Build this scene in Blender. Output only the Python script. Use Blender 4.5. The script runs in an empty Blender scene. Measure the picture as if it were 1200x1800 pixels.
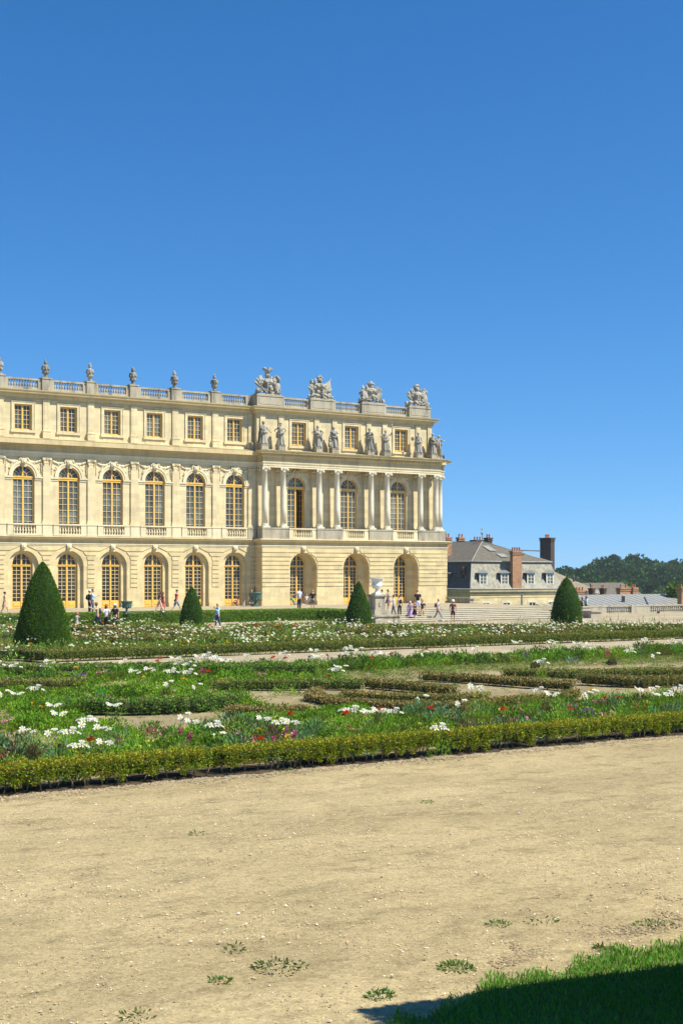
import bpy, math, random
import numpy as np
from mathutils import Vector, Matrix
random.seed(7); RNG = np.random.default_rng(11)
sc = bpy.context.scene
COL = sc.collection
R = math.radians
# ---------------------------------------------------------------- frame of reference
# world x runs along the palace front, y away from it, z up; z = 0 is the terrace, ZP the garden
CF = np.array((.5547, .8320)); CR = np.array((.8320, -.5547)); CAMZ = 3.2; ZP = -.85; FP = 2500.
def ux(px, V):                       # x on the vertical plane y = V seen in direction px
    q = px - 600.
    return V*(.832*q/FP+.5547)/(.832-.5547*q/FP)
def G(px, py, z=ZP):                 # survey point on a level surface
    q = px - 600.; Z = (CAMZ-z)*FP/(py-1005.)
    return (Z*(.832*q/FP+.5547), Z*(.832-.5547*q/FP))
def C2W(X, Z): return (.832*X+.5547*Z, -.5547*X+.832*Z)
def W2C(u, v): return (.832*u-.5547*v, .5547*u+.832*v)
def PX(u, v):
    X, Z = W2C(u, v); return 600+FP*X/Z, Z
# ---------------------------------------------------------------- bookkeeping
def tag(o, label=None, cat=None, group=None, kind=None):
    if label: o['label'] = label
    if cat: o['category'] = cat
    if group: o['group'] = group
    if kind: o['kind'] = kind
    return o
def empty(name, loc=(0, 0, 0), rz=0, label=None, cat=None, group=None):
    o = bpy.data.objects.new(name, None); COL.objects.link(o); o.location = loc; o.rotation_euler = (0, 0, rz)
    o.empty_display_size = .2
    return tag(o, label, cat, group)
def link_mesh(name, me, mats, parent=None, loc=None):
    o = bpy.data.objects.new(name, me); COL.objects.link(o)
    for m in (mats if isinstance(mats, (list, tuple)) else [mats]): me.materials.append(m)
    if parent is not None: o.parent = parent
    if loc is not None: o.location = loc
    return o
KIDS = {}
def kids(o):
    return [c for c in COL.objects if c.parent == o]
def copy_tree(o, ch, parent=None, loc=None, rz=None, s=None):
    c = o.copy(); COL.objects.link(c)
    if parent is not None: c.parent = parent
    if loc is not None: c.location = loc
    if rz is not None: c.rotation_euler = (0, 0, rz)
    if s is not None: c.scale = (s, s, s)
    for k, sub in ch: copy_tree(k, sub, c)
    return c
def tree_of(o): return [(k, tree_of(k)) for k in kids(o)]
# ---------------------------------------------------------------- mesh builder
class MB:
    def __init__(s): s.v = []; s.f = []; s.m = []; s.sm = []; s.cm = 0; s.cs = False
    def add(s, vs, fs):
        b = len(s.v); s.v.extend(vs)
        for f in fs: s.f.append(tuple(b+i for i in f)); s.m.append(s.cm); s.sm.append(s.cs)
    def box(s, u0, u1, v0, v1, z0, z1, taper=0):
        if u1 < u0: u0, u1 = u1, u0
        if v1 < v0: v0, v1 = v1, v0
        t = taper
        s.add([(u0, v0, z0), (u1, v0, z0), (u1, v1, z0), (u0, v1, z0), (u0+t, v0+t, z1), (u1-t, v0+t, z1), (u1-t, v1-t, z1), (u0+t, v1-t, z1)],
              [(0, 3, 2, 1), (4, 5, 6, 7), (0, 1, 5, 4), (1, 2, 6, 5), (2, 3, 7, 6), (3, 0, 4, 7)])
    def quad(s, *p): s.add(list(p), [tuple(range(len(p)))])
    def prism(s, pts, v0, v1):        # polygon in (x,z), counter-clockwise seen from -y, thickness y
        n = len(pts)
        s.add([(p[0], v0, p[1]) for p in pts]+[(p[0], v1, p[1]) for p in pts],
              [tuple(range(n)), tuple(reversed(range(n, 2*n)))]+[(i, i+n, (i+1) % n+n, (i+1) % n) for i in range(n)])
    def lathe(s, c, prof, seg=12, sx=1, sy=1, smooth=True, a0=0):
        o = s.cs; s.cs = smooth; n = len(prof); vs = []
        for r, z in prof:
            for k in range(seg):
                a = 2*math.pi*k/seg+a0; vs.append((c[0]+r*sx*math.cos(a), c[1]+r*sy*math.sin(a), c[2]+z))
        fs = [(i*seg+k, i*seg+(k+1) % seg, (i+1)*seg+(k+1) % seg, (i+1)*seg+k) for i in range(n-1) for k in range(seg)]
        fs += [tuple(reversed(range(seg))), tuple(range((n-1)*seg, n*seg))]
        s.add(vs, fs); s.cs = o
    def ell(s, c, r, seg=8, rings=5, M=None, smooth=True):
        o = s.cs; s.cs = smooth; vs = []; 
        for i in range(rings+1):
            t = math.pi*i/rings
            for k in range(seg):
                a = 2*math.pi*k/seg
                p = Vector((r[0]*math.sin(t)*math.cos(a), r[1]*math.sin(t)*math.sin(a), -r[2]*math.cos(t)))
                if M is not None: p = M @ p
                vs.append((c[0]+p.x, c[1]+p.y, c[2]+p.z))
        fs = [(i*seg+k, i*seg+(k+1) % seg, (i+1)*seg+(k+1) % seg, (i+1)*seg+k) for i in range(rings) for k in range(seg)]
        s.add(vs, fs); s.cs = o
    def tube(s, pts, r, seg=6, smooth=True):
        o = s.cs; s.cs = smooth; P = [Vector(p) for p in pts]; n = len(P); rr = r if isinstance(r, (list, tuple)) else [r]*n; vs = []
        for i, p in enumerate(P):
            d = (P[min(i+1, n-1)]-P[max(i-1, 0)]).normalized()
            a = d.orthogonal().normalized() if abs(d.z) > .95 else d.cross(Vector((0, 0, 1))).normalized()
            b = d.cross(a)
            for k in range(seg):
                t = 2*math.pi*k/seg; q = p+(a*math.cos(t)+b*math.sin(t))*rr[i]; vs.append(tuple(q))
        fs = [(i*seg+k, i*seg+(k+1) % seg, (i+1)*seg+(k+1) % seg, (i+1)*seg+k) for i in range(n-1) for k in range(seg)]
        fs += [tuple(reversed(range(seg))), tuple(range((n-1)*seg, n*seg))]
        s.add(vs, fs); s.cs = o
    def sweep(s, path, prof, closed_prof=True):
        # path in plan; outward is to the right of the direction of travel; prof = [(out, z)], mitred at corners
        n = len(path); P = [Vector(p) for p in path]; offs = []
        for i in range(n):
            ns = []
            if i > 0: d = (P[i]-P[i-1]).normalized(); ns.append(Vector((d.y, -d.x)))
            if i < n-1: d = (P[i+1]-P[i]).normalized(); ns.append(Vector((d.y, -d.x)))
            if len(ns) == 2:
                m = (ns[0]+ns[1]); m = m/(m.dot(ns[0])) if m.length > 1e-6 else ns[0]
            else: m = ns[0]
            offs.append(m)
        k = len(prof); vs = []
        for i in range(n):
            for o_, z in prof: q = P[i]+offs[i]*o_; vs.append((q.x, q.y, z))
        fs = []
        for i in range(n-1):
            for j in range(k if closed_prof else k-1):
                j2 = (j+1) % k; fs.append((i*k+j, (i+1)*k+j, (i+1)*k+j2, i*k+j2))
        if closed_prof: fs += [tuple(range(k)), tuple(reversed(range((n-1)*k, n*k)))]
        s.add(vs, fs)
    def mesh(s, name):
        me = bpy.data.meshes.new(name); me.from_pydata([tuple(v) for v in s.v], [], s.f)
        me.polygons.foreach_set('material_index', s.m); me.polygons.foreach_set('use_smooth', s.sm); me.update()
        return me
    def build(s, name, mats, parent=None, loc=None, fix=False):
        me = s.mesh(name)
        if fix:
            import bmesh
            bm = bmesh.new(); bm.from_mesh(me); bmesh.ops.recalc_face_normals(bm, faces=bm.faces); bm.to_mesh(me); bm.free()
        return link_mesh(name, me, mats, parent, loc)
def np_mesh(name, V, F, col=None, smooth=False):
    """V (n,3), F (m,k) with k constant; col (m,3) one colour per face"""
    me = bpy.data.meshes.new(name); n = len(V); m, k = F.shape
    me.vertices.add(n); me.vertices.foreach_set('co', np.asarray(V, np.float32).ravel())
    me.loops.add(m*k); me.loops.foreach_set('vertex_index', np.asarray(F, np.int32).ravel())
    me.polygons.add(m); me.polygons.foreach_set('loop_start', np.arange(0, m*k, k, dtype=np.int32))
    me.polygons.foreach_set('loop_total', np.full(m, k, np.int32))
    if smooth: me.polygons.foreach_set('use_smooth', np.ones(m, bool))
    me.update(calc_edges=True)
    if col is not None:
        a = me.color_attributes.new('tint', 'FLOAT_COLOR', 'CORNER')
        c = np.ones((m, k, 4), np.float32); c[:, :, :3] = np.asarray(col, np.float32)[:, None, :]
        a.data.foreach_set('color', c.ravel())
    return me
def unit(a): return a/np.maximum(np.linalg.norm(a, axis=1, keepdims=True), 1e-9)
def leaves(P, D, L, Wd, roll=None):
    """diamond leaves: base P, axis D, length L, width Wd -> verts, faces"""
    n = len(P); D = unit(D); r = RNG.normal(size=(n, 3)) if roll is None else roll
    S = unit(np.cross(D, r)); L = np.broadcast_to(L, n)[:, None]; Wd = np.broadcast_to(Wd, n)[:, None]
    V = np.stack([P, P+D*L*.5+S*Wd*.5, P+D*L, P+D*L*.5-S*Wd*.5], 1).reshape(-1, 3)
    return V, np.arange(4*n).reshape(n, 4)
def tints(n, base, var=.25, hue=.12, alt=None, altp=0.):
    base = np.array(base, float); c = np.tile(base, (n, 1))
    if alt is not None:
        k = RNG.random(n) < altp; c[k] = np.array(alt)
    c *= (1+RNG.normal(0, var, (n, 1))).clip(.35, 2.)
    c[:, 0] *= 1+RNG.normal(0, hue, n); c[:, 2] *= 1+RNG.normal(0, hue, n)
    return c.clip(.003, .95)
def merge(parts):
    Vs, Fs, Cs = [], [], []; b = 0
    for V, F, c in parts: Vs.append(V); Fs.append(F+b); Cs.append(c); b += len(V)
    return np.concatenate(Vs), np.concatenate(Fs), np.concatenate(Cs)
# ---------------------------------------------------------------- materials
def mat(name):
    m = bpy.data.materials.new(name); m.use_nodes = True; nt = m.node_tree
    return m, nt, nt.nodes['Principled BSDF']
def N(nt, t, **kw):
    n = nt.nodes.new(t)
    for k, v in kw.items():
        if k.startswith('_'): setattr(n, k[1:], v)
        else: n.inputs[k.replace('__', ' ')].default_value = v
    return n
def ramp(nt, src, stops):
    r = nt.nodes.new('ShaderNodeValToRGB'); e = r.color_ramp.elements
    while len(e) < len(stops): e.new(.5)
    for i, (p, c) in enumerate(stops): e[i].position = p; e[i].color = (*c, 1) if len(c) == 3 else c
    nt.links.new(src, r.inputs[0]); return r.outputs[0]
def mix(nt, f, a, b, mode='MIX'):
    n = nt.nodes.new('ShaderNodeMix'); n.data_type = 'RGBA'; n.blend_type = mode
    for s, i in ((f, 0), (a, 6), (b, 7)):
        if hasattr(s, 'links'): nt.links.new(s, n.inputs[i])
        else: n.inputs[i].default_value = s if i == 0 else (*s, 1)
    return n.outputs[2]
def noise(nt, co, scale, detail=4, rough=.6, stretch=None):
    if stretch:
        mp = N(nt, 'ShaderNodeMapping'); mp.inputs['Scale'].default_value = stretch; nt.links.new(co, mp.inputs[0]); co = mp.outputs[0]
    n = N(nt, 'ShaderNodeTexNoise', Scale=scale, Detail=detail, Roughness=rough); nt.links.new(co, n.inputs['Vector']); return n.outputs[0]
def world_co(nt): return N(nt, 'ShaderNodeNewGeometry').outputs['Position']
def bump(nt, b, h, s, d=.02):
    n = N(nt, 'ShaderNodeBump', Strength=s, Distance=d); nt.links.new(h, n.inputs['Height']); nt.links.new(n.outputs[0], b.inputs['Normal'])
def plain(name, col, rough=.7, var=.12, scale=6, spec=.3, metal=0, bmp=0):
    m, nt, b = mat(name); co = world_co(nt)
    f = noise(nt, co, scale)
    c = ramp(nt, f, [(.3, tuple(x*(1-var) for x in col)), (.7, tuple(min(1, x*(1+var)) for x in col))])
    nt.links.new(c, b.inputs['Base Color']); b.inputs['Roughness'].default_value = rough
    b.inputs['Specular IOR Level'].default_value = spec; b.inputs['Metallic'].default_value = metal
    if bmp: bump(nt, b, noise(nt, co, scale*4), bmp)
    return m
def stone(name, base, stain, blocks=True, grime=.3, bw=1.1, bh=.41, bmp=.25):
    m, nt, b = mat(name); co = world_co(nt); L = nt.links
    sep = N(nt, 'ShaderNodeSeparateXYZ'); L.new(co, sep.inputs[0])
    ad = N(nt, 'ShaderNodeMath', _operation='ADD'); L.new(sep.outputs[0], ad.inputs[0]); L.new(sep.outputs[1], ad.inputs[1])
    cb = N(nt, 'ShaderNodeCombineXYZ'); L.new(ad.outputs[0], cb.inputs[0]); L.new(sep.outputs[2], cb.inputs[1])
    dark = tuple(x*.8 for x in base); lite = tuple(min(.85, x*1.1) for x in base)
    c = ramp(nt, noise(nt, co, .9, 6, .65), [(.25, dark), (.5, base), (.8, lite)])
    if blocks:
        br = N(nt, 'ShaderNodeTexBrick', Scale=1., **{'Mortar__Size': .006, 'Mortar__Smooth': .3, 'Brick__Width': bw, 'Row__Height': bh, 'Bias': -.1})
        br.inputs['Color1'].default_value = (.62, .62, .62, 1); br.inputs['Color2'].default_value = (1., .96, .86, 1); br.inputs['Mortar'].default_value = (.62, .58, .5, 1)
        L.new(cb.outputs[0], br.inputs['Vector'])
        c = mix(nt, .55, c, br.outputs[0], 'MULTIPLY')
    s1 = ramp(nt, noise(nt, co, .55, 7, .7, (1, 1, .35)), [(.52, (0, 0, 0)), (.78, (1, 1, 1))])
    g = N(nt, 'ShaderNodeMath', _operation='MULTIPLY'); g.inputs[1].default_value = grime; L.new(s1, g.inputs[0])
    c = mix(nt, g.outputs[0], c, stain)
    s2 = ramp(nt, noise(nt, co, 1.6, 5, .7, (1, 1, .12)), [(.5, (0, 0, 0)), (.72, (1, 1, 1))])
    g2 = N(nt, 'ShaderNodeMath', _operation='MULTIPLY'); g2.inputs[1].default_value = grime*1.25; L.new(s2, g2.inputs[0]); c = mix(nt, g2.outputs[0], c, stain)
    fn = noise(nt, co, 9, 5, .7)
    c = mix(nt, .18, c, ramp(nt, fn, [(.3, (.35, .33, .28)), (.7, (1, 1, 1))]), 'MULTIPLY')
    L.new(c, b.inputs['Base Color']); b.inputs['Roughness'].default_value = .85; b.inputs['Specular IOR Level'].default_value = .2
    bump(nt, b, fn, bmp, .03)
    return m
def foliage(name, gloss=.08, trans=.25):
    m, nt, b = mat(name); L = nt.links
    a = N(nt, 'ShaderNodeVertexColor', _layer_name='tint')
    L.new(a.outputs[0], b.inputs['Base Color']); b.inputs['Roughness'].default_value = .6; b.inputs['Specular IOR Level'].default_value = gloss
    t = N(nt, 'ShaderNodeBsdfTranslucent'); mm = mix(nt, .35, a.outputs[0], (.35, .5, .02), 'MIX')
    L.new(mm, t.inputs[0]); ms = N(nt, 'ShaderNodeMixShader'); ms.inputs[0].default_value = trans
    L.new(b.outputs[0], ms.inputs[1]); L.new(t.outputs[0], ms.inputs[2]); L.new(ms.outputs[0], nt.nodes['Material Output'].inputs[0])
    return m
def brick(name, base, dark=(.5, .42, .34)):
    m, nt, b = mat(name); co = world_co(nt); L = nt.links
    sep = N(nt, 'ShaderNodeSeparateXYZ'); L.new(co, sep.inputs[0])
    ad = N(nt, 'ShaderNodeMath', _operation='ADD'); L.new(sep.outputs[0], ad.inputs[0]); L.new(sep.outputs[1], ad.inputs[1])
    cb = N(nt, 'ShaderNodeCombineXYZ'); L.new(ad.outputs[0], cb.inputs[0]); L.new(sep.outputs[2], cb.inputs[1])
    br = N(nt, 'ShaderNodeTexBrick', Scale=1., **{'Mortar__Size': .015, 'Brick__Width': .3, 'Row__Height': .12})
    br.inputs['Color1'].default_value = (*base, 1); br.inputs['Color2'].default_value = (*[x*.6 for x in base], 1); br.inputs['Mortar'].default_value = (*dark, 1)
    L.new(cb.outputs[0], br.inputs['Vector'])
    c = mix(nt, ramp(nt, noise(nt, co, 1.3, 5), [(.5, (0, 0, 0)), (.75, (.6, .6, .6))]), br.outputs[0], (.07, .06, .05))
    L.new(c, b.inputs['Base Color']); b.inputs['Roughness'].default_value = .9
    return m
M = {}
M['stone'] = stone('cream_limestone', (.77, .65, .40), (.42, .35, .19), grime=.34)
M['stone_low'] = stone('warm_limestone', (.75, .625, .35), (.44, .345, .19), grime=.32)
M['stone_trim'] = stone('dressed_limestone', (.72, .63, .41), (.36, .29, .18), blocks=False, grime=.25)
M['stone_col'] = stone('column_limestone', (.70, .65, .50), (.44, .40, .29), blocks=False, grime=.2)
M['stone_grey'] = stone('weathered_limestone', (.42, .375, .275), (.11, .105, .09), blocks=False, grime=.75)
M['stone_statue'] = stone('statue_stone', (.40, .375, .305), (.065, .062, .052), blocks=False, grime=.9, bmp=.6)
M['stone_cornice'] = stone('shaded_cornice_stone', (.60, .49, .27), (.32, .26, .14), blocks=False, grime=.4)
M['step'] = stone('step_stone', (.50, .45, .33), (.28, .25, .19), blocks=False, grime=.4)
M['marble'] = stone('white_marble', (.78, .78, .75), (.5, .5, .46), blocks=False, grime=.2)
M['paint'] = plain('ochre_paint', (.72, .44, .085), .45, .1, 3, .4)
M['muntin'] = plain('pale_ochre_paint', (.74, .56, .27), .5, .08, 3, .4)
M['white_paint'] = plain('white_paint', (.62, .60, .50), .5, .08)
def glassy(name, col, rough=.12, spec=.5):
    m, nt, b = mat(name); co = world_co(nt)
    c = ramp(nt, noise(nt, co, .42, 3), [(.35, tuple(x*.4 for x in col)), (.52, col), (.68, tuple(x*1.9 for x in col))])
    nt.links.new(c, b.inputs['Base Color']); b.inputs['Roughness'].default_value = rough; b.inputs['Specular IOR Level'].default_value = spec
    bump(nt, b, noise(nt, co, 2.5, 2), .08, .03)
    return m
M['glass'] = glassy('window_glass', (.105, .115, .10), .15, .35)
M['glass_low'] = glassy('door_glass', (.045, .04, .024), .15, .4)
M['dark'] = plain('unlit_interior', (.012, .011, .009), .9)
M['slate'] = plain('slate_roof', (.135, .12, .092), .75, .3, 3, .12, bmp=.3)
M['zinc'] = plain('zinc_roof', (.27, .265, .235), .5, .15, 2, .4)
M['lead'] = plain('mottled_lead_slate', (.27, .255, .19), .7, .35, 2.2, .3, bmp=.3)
M['slate_dark'] = plain('dark_slate', (.05, .05, .05), .6, .25, 3)
M['seam'] = plain('beige_metal_roof', (.50, .43, .29), .5, .08, 1)
M['metal'] = plain('grey_metal', (.13, .14, .15), .5, .2)
M['brick'] = brick('red_brick', (.42, .175, .07), (.45, .33, .2))
M['brick_dark'] = brick('dark_brick', (.075, .048, .032), (.08, .065, .05))  # dark brick; on the tall chimney its tone stands for the shaded side
M['brick_shade'] = brick('shade_brick', (.045, .032, .026), (.05, .045, .04))  # near-black brick mixed to put a chimney's shaded side into colour
M['pot'] = plain('terracotta', (.40, .17, .07), .8)
M['bronze'] = plain('green_bronze', (.05, .12, .095), .5, .35, 9, .5)
M['leaf'] = foliage('leaf'); M['leaf_dull'] = foliage('yew_leaf', .06, .12)
M['petal'] = foliage('petal', .1, .3)
M['core'] = plain('light_block_core', (.035, .05, .014), .95, .4, 8)  # dark filling for the solid cores added inside foliage to block light
M['bark'] = plain('bark', (.16, .12, .075), .9, .3, 9, bmp=.4)
M['twig'] = plain('box_stems', (.20, .16, .09), .9, .3, 9)
# ================================================================ PALACE
V0 = 117.1; VA = 115.75; VW = 117.05; AX = 116.15
BAY = 4.165; UC = [45.2+BAY*i for i in range(-2, 6)]
UL = 45.2-2.5*BAY; UA = 68.19; UB = 89.3; UBR = 90.15; VBK = 134.
AC = [72.79, 78.93, 84.99]
CU = [68.71, 70.75, 74.82, 76.88, 80.96, 82.9, 87.07, 89.04]
palace = empty('palace', (65, 120, 0), 0, 'long cream stone palace with a columned pavilion, arched ochre windows and roof balustrade', 'palace')
OFF = Vector((-65, -120, 0))
def pal(mb, name, mats, parent=None, fix=False, loc0=None):
    """link a palace part; origin stays at palace for direct parts"""
    p = parent or palace
    o = mb.build(name, mats, p, fix=fix)
    if p is palace: o.location = OFF
    return o
def arch_pts(uc, hw, zs, zt, n=18):
    """outline of an opening from bottom right over the arch to bottom left; zs = spring line"""
    pts = [(uc+hw, None)]
    rise = zt-zs
    return [(uc+hw*math.cos(math.pi*k/n), zs+rise*math.sin(math.pi*k/n)) for k in range(n+1)]
def wall_arch(mb, u0, u1, z0, z1, v, uc, hw, zb, zs, zt, n=18):
    A = arch_pts(uc, hw, zs, zt, n)
    if zb > z0: mb.quad((u0, v, z0), (u1, v, z0), (u1, v, zb), (u0, v, zb))
    mb.quad((u0, v, zb), (uc-hw, v, zb), (uc-hw, v, zs), (u0, v, zs))
    mb.quad((uc+hw, v, zb), (u1, v, zb), (u1, v, zs), (uc+hw, v, zs))
    mb.quad((u0, v, zs), (uc-hw, v, zs), (uc-hw, v, z1), (u0, v, z1))
    mb.quad((uc+hw, v, zs), (u1, v, zs), (u1, v, z1), (uc+hw, v, z1))
    for a, b in zip(A[:-1], A[1:]):
        mb.quad((b[0], v, b[1]), (a[0], v, a[1]), (a[0], v, z1), (b[0], v, z1))
def reveal(mb, v0, v1, uc, hw, zb, zs, zt, hw1=None, zt1=None, zs1=None, n=18):
    A = [(uc+hw, zb)]+arch_pts(uc, hw, zs, zt, n)+[(uc-hw, zb)]
    h2 = hw1 or hw; B = [(uc+h2, zb)]+arch_pts(uc, h2, zs1 or zs, zt1 or zt, n)+[(uc-h2, zb)]
    for i in range(len(A)-1):
        a, b, c, d = A[i], A[i+1], B[i+1], B[i]
        mb.quad((a[0], v0, a[1]), (b[0], v0, b[1]), (c[0], v1, c[1]), (d[0], v1, d[1]))
def rect_pts(uc, hw, zb, zt): return [(uc+hw, zb), (uc+hw, zt), (uc-hw, zt), (uc-hw, zb)]
def ring(mb, v0, v1, uc, r0, r1, zs, k0=1., k1=None, n=18, legs=None):
    """archivolt: ring between two arcs, proud from v1 to v0 (v0 nearer)"""
    k1 = k1 or k0
    A = [(uc+r0*math.cos(math.pi*k/n), zs+r0*k0*math.sin(math.pi*k/n)) for k in range(n+1)]
    B = [(uc+r1*math.cos(math.pi*k/n), zs+r1*k1*math.sin(math.pi*k/n)) for k in range(n+1)]
    if legs is not None: A = [(uc+r0, legs)]+A+[(uc-r0, legs)]; B = [(uc+r1, legs)]+B+[(uc-r1, legs)]
    for a, b, c, d in zip(A[:-1], A[1:], B[1:], B[:-1]):
        mb.quad((a[0], v0, a[1]), (d[0], v0, d[1]), (c[0], v0, c[1]), (b[0], v0, b[1]))
        mb.quad((a[0], v0, a[1]), (b[0], v0, b[1]), (b[0], v1, b[1]), (a[0], v1, a[1]))
        mb.quad((d[0], v0, d[1]), (d[0], v1, d[1]), (c[0], v1, c[1]), (c[0], v0, c[1]))
    for a, d in ((A[0], B[0]), (A[-1], B[-1])):
        mb.quad((a[0], v0, a[1]), (a[0], v1, a[1]), (d[0], v1, d[1]), (d[0], v0, d[1]))
# ---- window prototypes, origin at centre of sill on the frame plane (y = 0 front)
def make_window(hw, z1, zs, zt, cols, rows, zpan=0., tr=.24, muntin=.035, glass='glass', open_leaf=False, name='arched_window'):
    """hw half width, 0..z1 leaves, z1..z1+tr transom, zs spring, zt crown"""
    f = MB(); fr = .10
    if zt > z1+.3:
        # outer frame follows the arch
        ring(f, -.02, .16, 0, hw-fr, hw, zs, (zt-zs-fr)/(hw-fr), (zt-zs)/hw, legs=0.)
        f.box(-hw+fr, hw-fr, -.06, .12, z1, z1+tr); f.box(-hw+.02, hw-.02, -.10, -.062, z1+tr*.55, z1+tr-.02)
        f.box(-.07, .07, -.01, .1, z1+tr, zt-fr+.02)
    else:
        for a, b in ((-hw, -hw+fr), (hw-fr, hw)): f.box(a, b, -.02, .16, 0, z1)
        f.box(-hw+fr, hw-fr, -.02, .16, z1-.12, z1)
    top = z1 if zt > z1+.3 else z1-.12
    f.box(-.065, .065, -.05, .1, 0, top)
    f.box(-hw+fr, -.065, -.005, .08, 0, .1); f.box(.065, hw-fr, -.005, .08, 0, .1)
    if zpan: 
        for s in (-1, 1):
            a, b = sorted((s*.065, s*(hw-fr))); f.box(a, b, -.003, .07, .1, zpan); f.box(a+.1, b-.1, -.03, -.004, .2, zpan-.12)
    m = MB(); g = MB(); b0 = max(zpan, .1); iw = hw-fr-.065
    for s in ((-1, 1) if not open_leaf else (-1,)):
        for k in range(cols+1):
            x = s*(.065+iw*k/cols); w = muntin/2 if 0 < k < cols else muntin
            m.box(x-w, x+w, 0.0, .05, b0, top)
        for k in range(1, rows):
            z = b0+(top-b0)*k/rows; a, b = sorted((s*.066, s*(hw-fr-.001))); m.box(a, b, .003, .047, z-muntin/2, z+muntin/2)
    g.box(-hw+.03, (hw-.03) if not open_leaf else -.05, .06, .075, .02, top-.01)
    if zt > z1+.3:
        zf = z1+tr; r = hw-fr
        kz = (zt-zs-fr)/r
        if zpan:   # squarish fanlight
            for x in (-r*.5, r*.5): m.box(x-muntin/2, x+muntin/2, .0, .05, zf, zs+kz*math.sqrt(max(0, r*r-x*x))-.01)
            m.box(-r*.97, r*.97, .003, .047, (zf+zt)/2-.06, (zf+zt)/2-.03)
        else:
            c = zf if zf > zs else zs
            for a in (35, 62, 118, 145):
                t = R(a); q = .42*r
                p0 = (q*math.cos(t), zf+q*math.sin(t)); p1 = (r*.99*math.cos(t), zs+r*kz*.99*math.sin(t))
                m.tube([(p0[0], .02, p0[1]), (p1[0], .02, p1[1])], muntin*.6, 4, False)
            m.tube([(.42*r*math.cos(R(a)), .02, zf+.42*r*math.sin(R(a))) for a in range(0, 181, 15)], muntin*.6, 4, False)
        P = [(r*1.02*math.cos(math.pi*k/18), zs+r*kz*1.02*math.sin(math.pi*k/18)) for k in range(19)]
        P = [p for p in P if p[1] > zf] 
        P = [(max(-r, min(r, math.sqrt(max(0, 1-((zf-zs)/(r*kz))**2))*r)), zf)]+P+[(-math.sqrt(max(0, 1-((zf-zs)/(r*kz))**2))*r, zf)]
        g.prism([(x, z) for x, z in P], .06, .075)
    root = f.build(name, M['paint'])
    m.build('glazing_bars', M['muntin'], root); g.build('pane', M[glass], root)
    if open_leaf:
        l = MB(); x = hw-fr-.02
        l.box(x-.05, x, .1, .1+iw, .02, .12); l.box(x-.05, x, .1, .1+iw, top-.1, top)
        for k in range(cols+1): y = .1+iw*k/cols; l.box(x-.05, x, y-.03, y+.03, .12, top-.1)
        for k in range(1, rows): z = b0+(top-b0)*k/rows; l.box(x-.045, x-.005, .12, .1+iw, z-.02, z+.02)
        l.build('open_leaf', M['paint'], root)
    return root
protos = {}
def place(key, u, v, z, **kw):
    if key not in protos:
        o = make_window(**kw); o.parent = palace; protos[key] = (o, tree_of(o)); o.location = Vector((u, v, z))+OFF; return o
    o, ch = protos[key]; return copy_tree(o, ch, palace, Vector((u, v, z))+OFF)
def cap_ionic(mb, u, v, z, w, d):
    """ionic capital, z = underside of abacus block zone"""
    mb.lathe((u, v, z-.42), [(w*.5, 0), (w*.56, .03), (w*.5, .08), (w*.62, .2), (w*.62, .24)], 12)
    mb.box(u-w*.82, u+w*.82, v-d*.62, v+d*.62, z-.075, z-.002)
    for s in (-1, 1):
        for t in (-1, 1):
            mt = Matrix.Rotation(R(45*s*t), 3, 'Z')
            mb.ell((u+s*w*.66, v+t*d*.5, z-.2), (.13, .1, .14), 8, 5, mt)
            mb.ell((u+s*w*.66, v+t*d*.5-.0, z-.2), (.06, .14, .06), 6, 4, mt)
    for k in (-.3, 0, .3): mb.ell((u+k*w, v-d*.56, z-.17), (.06, .06, .09), 6, 4)
    mb.ell((u, v-d*.62, z-.09), (.09, .07, .08), 6, 4)
def garland(mb, p, q, sag, n, r, v):
    for k in range(n+1):
        t = k/n; x = p[0]+(q[0]-p[0])*t; z = p[1]+(q[1]-p[1])*t-sag*math.sin(math.pi*t)
        rr = r*(.6+.6*math.sin(math.pi*t))*random.uniform(.7, 1.3)
        mb.ell((x+random.uniform(-.02, .02), v-.03, z), (rr, .07, rr*random.uniform(.7, 1.2)), 6, 4)
        if random.random() < .6: mb.ell((x+random.uniform(-.08, .08), v-.05, z+random.uniform(-.09, .09)), (rr*.5, .06, rr*.4), 5, 4)
def mask(mb, u, v, z, s=1.):
    """carved keystone head: face, brow, nose, hair curls and a garment of leaves"""
    mb.prism([(u-.17*s, z-.32*s), (u+.17*s, z-.32*s), (u+.23*s, z+.30*s), (u-.23*s, z+.30*s)], v-.12, v)
    mb.ell((u, v-.16, z), (.13*s, .14*s, .19*s), 10, 7); mb.ell((u, v-.3*s, z-.01*s), (.025*s, .04*s, .05*s), 6, 4)
    for k in range(9):
        a = R(-20+220*k/8); mb.ell((u+.16*s*math.cos(a), v-.15, z+.04*s+.17*s*math.sin(a)), (.06*s, .08*s, .06*s), 6, 4)
    for sx in (-1, 1): mb.ell((u+sx*.05*s, v-.285*s, z+.04*s), (.02*s, .015, .014*s), 5, 3)
    mb.ell((u, v-.25*s, z-.12*s), (.05*s, .04*s, .02*s), 6, 4); mb.ell((u, v-.2*s, z-.2*s), (.07*s, .05*s, .06*s), 6, 4)
def baluster_run(mb, u0, u1, v, z0, z1, n, r=.085, axis='x'):
    h = z1-z0
    pr = [(r*.95, 0), (r*.95, .07*h), (r*.55, .12*h), (r*.8, .2*h), (r*1.05, .32*h), (r*.85, .48*h), (r*.42, .68*h), (r*.4, .8*h), (r*.7, .86*h), (r*.7, .9*h), (r*.95, .93*h), (r*.95, h)]
    for k in range(n):
        x = u0+(u1-u0)*(k+.5)/n
        mb.lathe((x, v, z0) if axis == 'x' else (v, x, z0), pr, 8)
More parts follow.
